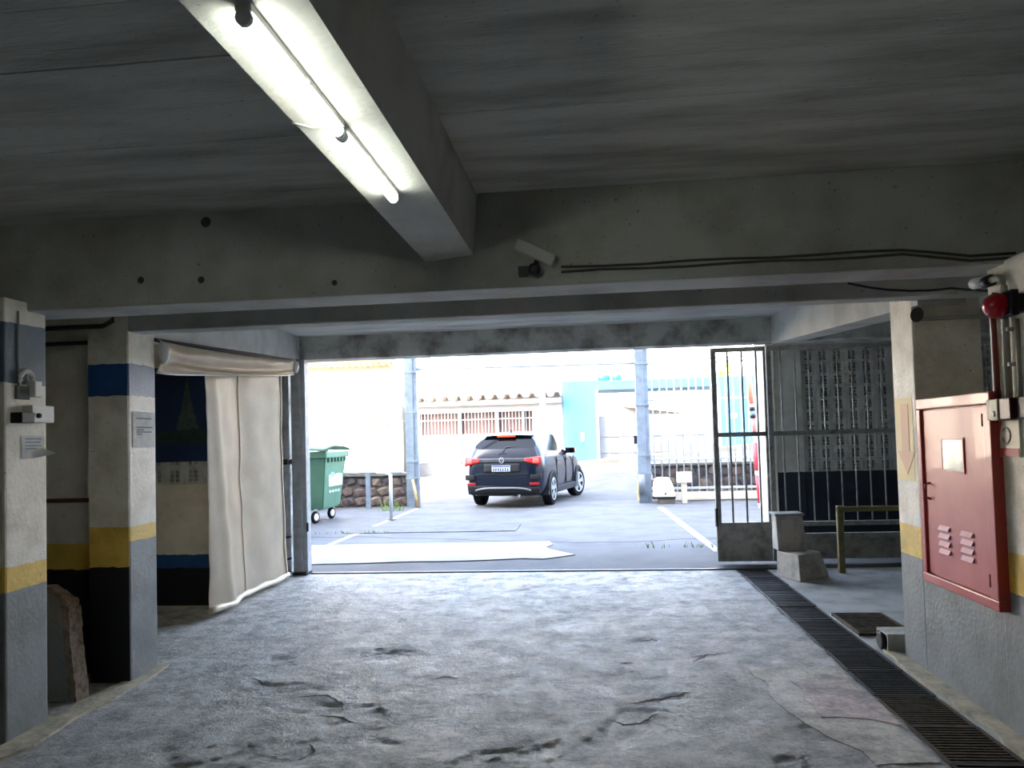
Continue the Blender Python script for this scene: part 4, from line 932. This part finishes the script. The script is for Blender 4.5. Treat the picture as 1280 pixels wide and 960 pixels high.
def patch(name, outline, m, par, off=.012, thick=.03, n=14, sub=None):
    """outline(u) -> (x, z_low, z_high) strip laid on the rear of the car"""
    def fn(u, v):
        x, a, b = outline(u); z = a+(b-a)*v; return (x, rear_y(x, z)-off, z)
    b_ = grid(B(), n, 4, fn); bmesh.ops.recalc_face_normals(b_, faces=b_.faces[:])
    if b_.faces[0].normal.y > 0: bmesh.ops.reverse_faces(b_, faces=b_.faces[:])
    bmesh.ops.solidify(b_, geom=b_.faces[:], thickness=thick); return obj(name, b_, m, par, local=True)
L = lambda a, b, u: a+(b-a)*u
tl = mat('tail_lamp_red', (130, 10, 16), .3, coat=.05, emit=(255, 30, 30), estr=.05); tlb = mat('tail_lamp_lit', (220, 70, 60), .3, emit=(255, 70, 60), estr=.12)
lb = patch('light_bar', lambda u: (L(-.62, .62, u), .905, .985), mat('light_bar_smoke', (34, 36, 42), .25, coat=.1), car, .014)
for s in (-1, 1):
    tlo = patch('tail_lamp', lambda u, s=s: (s*L(.50, .845, u), L(.92, .84, u), L(.985, 1.02, u)), tl, car, .022)
    patch('lit_core', lambda u, s=s: (s*L(.68, .80, u), .885, .975), tlb, tlo, .032, .01, 6)
    patch('reflector', lambda u, s=s: (s*L(.60, .80, u), .455, .50), tl, car, .016, .02, 6)
    patch('bumper_corner_trim', lambda u, s=s: (s*L(.62, .84, u), .56, .66), clad, car, .010, .02, 6)
patch('plate_recess', lambda u: (L(-.40, .40, u), L(.71, .71, u), .885), clad, car, .008, .01)
pl = patch('license_plate', lambda u: (L(-.21, .19, u), .725, .845), mat('plate_white', (200, 206, 214), .6), car, .026, .02)
patch('plate_header', lambda u: (L(-.205, .185, u), .815, .842), mat('plate_blue', (40, 60, 110), .5), pl, .029, .004)
for k in range(7): patch('plate_character', lambda u, k=k: (-.185+k*.052+.03*u, .74, .80), mat('plate_ink', (44, 54, 84), .6), pl, .029, .004, 2)
patch('tailgate_crease', lambda u: (L(-.60, .60, u), .665, .685), clad, car, .010, .01)
patch('bumper_cladding', lambda u: (L(-.80, .80, u), .27, .43+.02*math.cos(math.pi*u)), clad, car, .014, .03)
patch('diffuser_trim', lambda u: (L(-.62, .62, u), .335+.05*(1-(2*u-1)**4), .365+.05*(1-(2*u-1)**4)), alu, car, .030, .02, 20)
# emblem: ring with a V over a W
e = obj('emblem', tube(B(), [(.052*math.cos(a), rear_y(0, .945)-.026, .945+.052*math.sin(a)) for a in [2*math.pi*k/24 for k in range(25)]], .007, 6), alu, car, local=True)
ye = rear_y(0, .945)-.026
obj('emblem_letter', tube(B(), [(-.022, ye, .985), (0, ye, .950), (.022, ye, .985)], .005, 6), alu, e, local=True)
obj('emblem_letter', tube(B(), [(-.042, ye, .965), (-.02, ye, .908), (0, ye, .942), (.02, ye, .908), (.042, ye, .965)], .005, 6), alu, e, local=True)
# spoiler, brake light, wiper, fin, rails
b_ = grid(B(), 10, 3, lambda u, v: (L(-.56, .56, u), -.28-.22*v+.05*(2*u-1)**2, 1.478-.05*v+.02*(1-(2*u-1)**2))); bmesh.ops.solidify(b_, geom=b_.faces[:], thickness=.03)
sp = obj('roof_spoiler', b_, paint, car, local=True)
obj('brake_light', box(B(), -.20, .20, -.535, -.49, 1.405, 1.44, .006), mat('brake_light_lit', (230, 60, 30), .3, emit=(255, 70, 30), estr=.14), sp, local=True)
obj('wiper', tube(B(), [(0, -.80, 1.10), (.05, -.72, 1.20), (.32, -.66, 1.22)], .012, 6), blk, car, local=True)
obj('wiper_base', box(B(), -.10, .10, -.815, -.76, 1.055, 1.085, .006), blk, car, local=True)
obj('roof_fin', prism(B(), [(-.05, 1.505), (-.18, 1.50), (-.15, 1.56)], 'x', -.015, .015), paint, car, local=True)
for s in (-1, 1):
    mr = obj('mirror', box(B(), min(s*.79, s*1.02), max(s*.79, s*1.02), 1.58, 1.70, 1.02, 1.15, .025), paint, car, local=True)
    obj('mirror_glass', box(B(), min(s*.90, s*1.005), max(s*.90, s*1.005), 1.568, 1.585, 1.035, 1.135, .004), gl, mr, local=True)
    obj('turn_signal', box(B(), min(s*1.01, s*1.03), max(s*1.01, s*1.03), 1.60, 1.69, 1.06, 1.12, .004), mat('turn_signal_amber', (200, 110, 50), .3, emit=(255, 140, 60), estr=.08), mr, local=True)
    obj('sill_cladding', box(B(), min(s*.80, s*.895), max(s*.80, s*.895), .36, 2.22, .23, .36, .02), clad, car, local=True)
    for y in (.95, 1.85): obj('door_handle', box(B(), min(s*.86, s*.895), max(s*.86, s*.895), y-.55, y-.40, .88, .91, .006), paint, car, local=True)
    for y in (.40, 1.25, 2.02): obj('door_seam', box(B(), min(s*.865, s*.888), max(s*.865, s*.888), y-.006, y+.006, .38, .98), blk, car, local=True)
# wheels
def wheel(x, y, s, steer):
    w = bpy.data.objects.new('wheel', None); C.objects.link(w); w.parent = car; w.location = (x, y, .325); w.rotation_euler.z = steer
    obj('tyre', lathe(B(), [(-.10, .21), (-.105, .28), (-.09, .318), (-.05, .325), (.05, .325), (.09, .318), (.105, .28), (.10, .21)], (0, 0, 0), (s, 0, 0), 32), M['rubber'], w, local=True)
    obj('rim_barrel', lathe(B(), [(-.08, .22), (.06, .22), (.06, .19), (-.02, .17), (-.02, .02)], (0, 0, 0), (s, 0, 0), 28), blk, w, local=True)
    obj('rim_ring', lathe(B(), [(.085, .205), (.105, .205), (.105, .232), (.085, .232), (.085, .205)], (0, 0, 0), (s, 0, 0), 28), alu, w, local=True)
    bm = B()
    for k in range(5):
        b2 = B(); prism(b2, [(-.028, .02), (.028, .02), (.055, .215), (.012, .215), (0, .12), (-.012, .215), (-.055, .215)], 'x', s*.075, s*.102)
        merge(bm, b2, Matrix.Rotation(2*math.pi*k/5, 4, 'X'))
    obj('spokes', bm, alu, w, local=True)
    obj('hub_cap', lathe(B(), [(.07, .05), (.108, .045), (.112, .02)], (0, 0, 0), (s, 0, 0), 18), alu, w, local=True)
for s in (-1, 1):
    for y, stv in ((0, 0), (2.57, -.30)):
        wheel(s*.795, y, s, stv)
        arch = []
        for k in range(17):
            a = math.pi*k/16; arch.append((y+.40*math.cos(a), .31+.40*math.sin(a)))
        inner = [(y+.345*math.cos(math.pi*k/16), .31+.345*math.sin(math.pi*k/16)) for k in range(16, -1, -1)]
        obj('arch_trim', prism(B(), arch+inner, 'x', s*.85, s*.897), clad, car, local=True)
        obj('wheel_well', prism(B(), [(p, q) for p, q in arch]+[(y-.40, .23), (y+.40, .23)], 'x', s*.72, s*.884), M['black'], car, local=True)
obj('exhaust', tube(B(), [(.35, -.72, .24), (.35, -.84, .24)], .03, 10), alu, car, local=True)
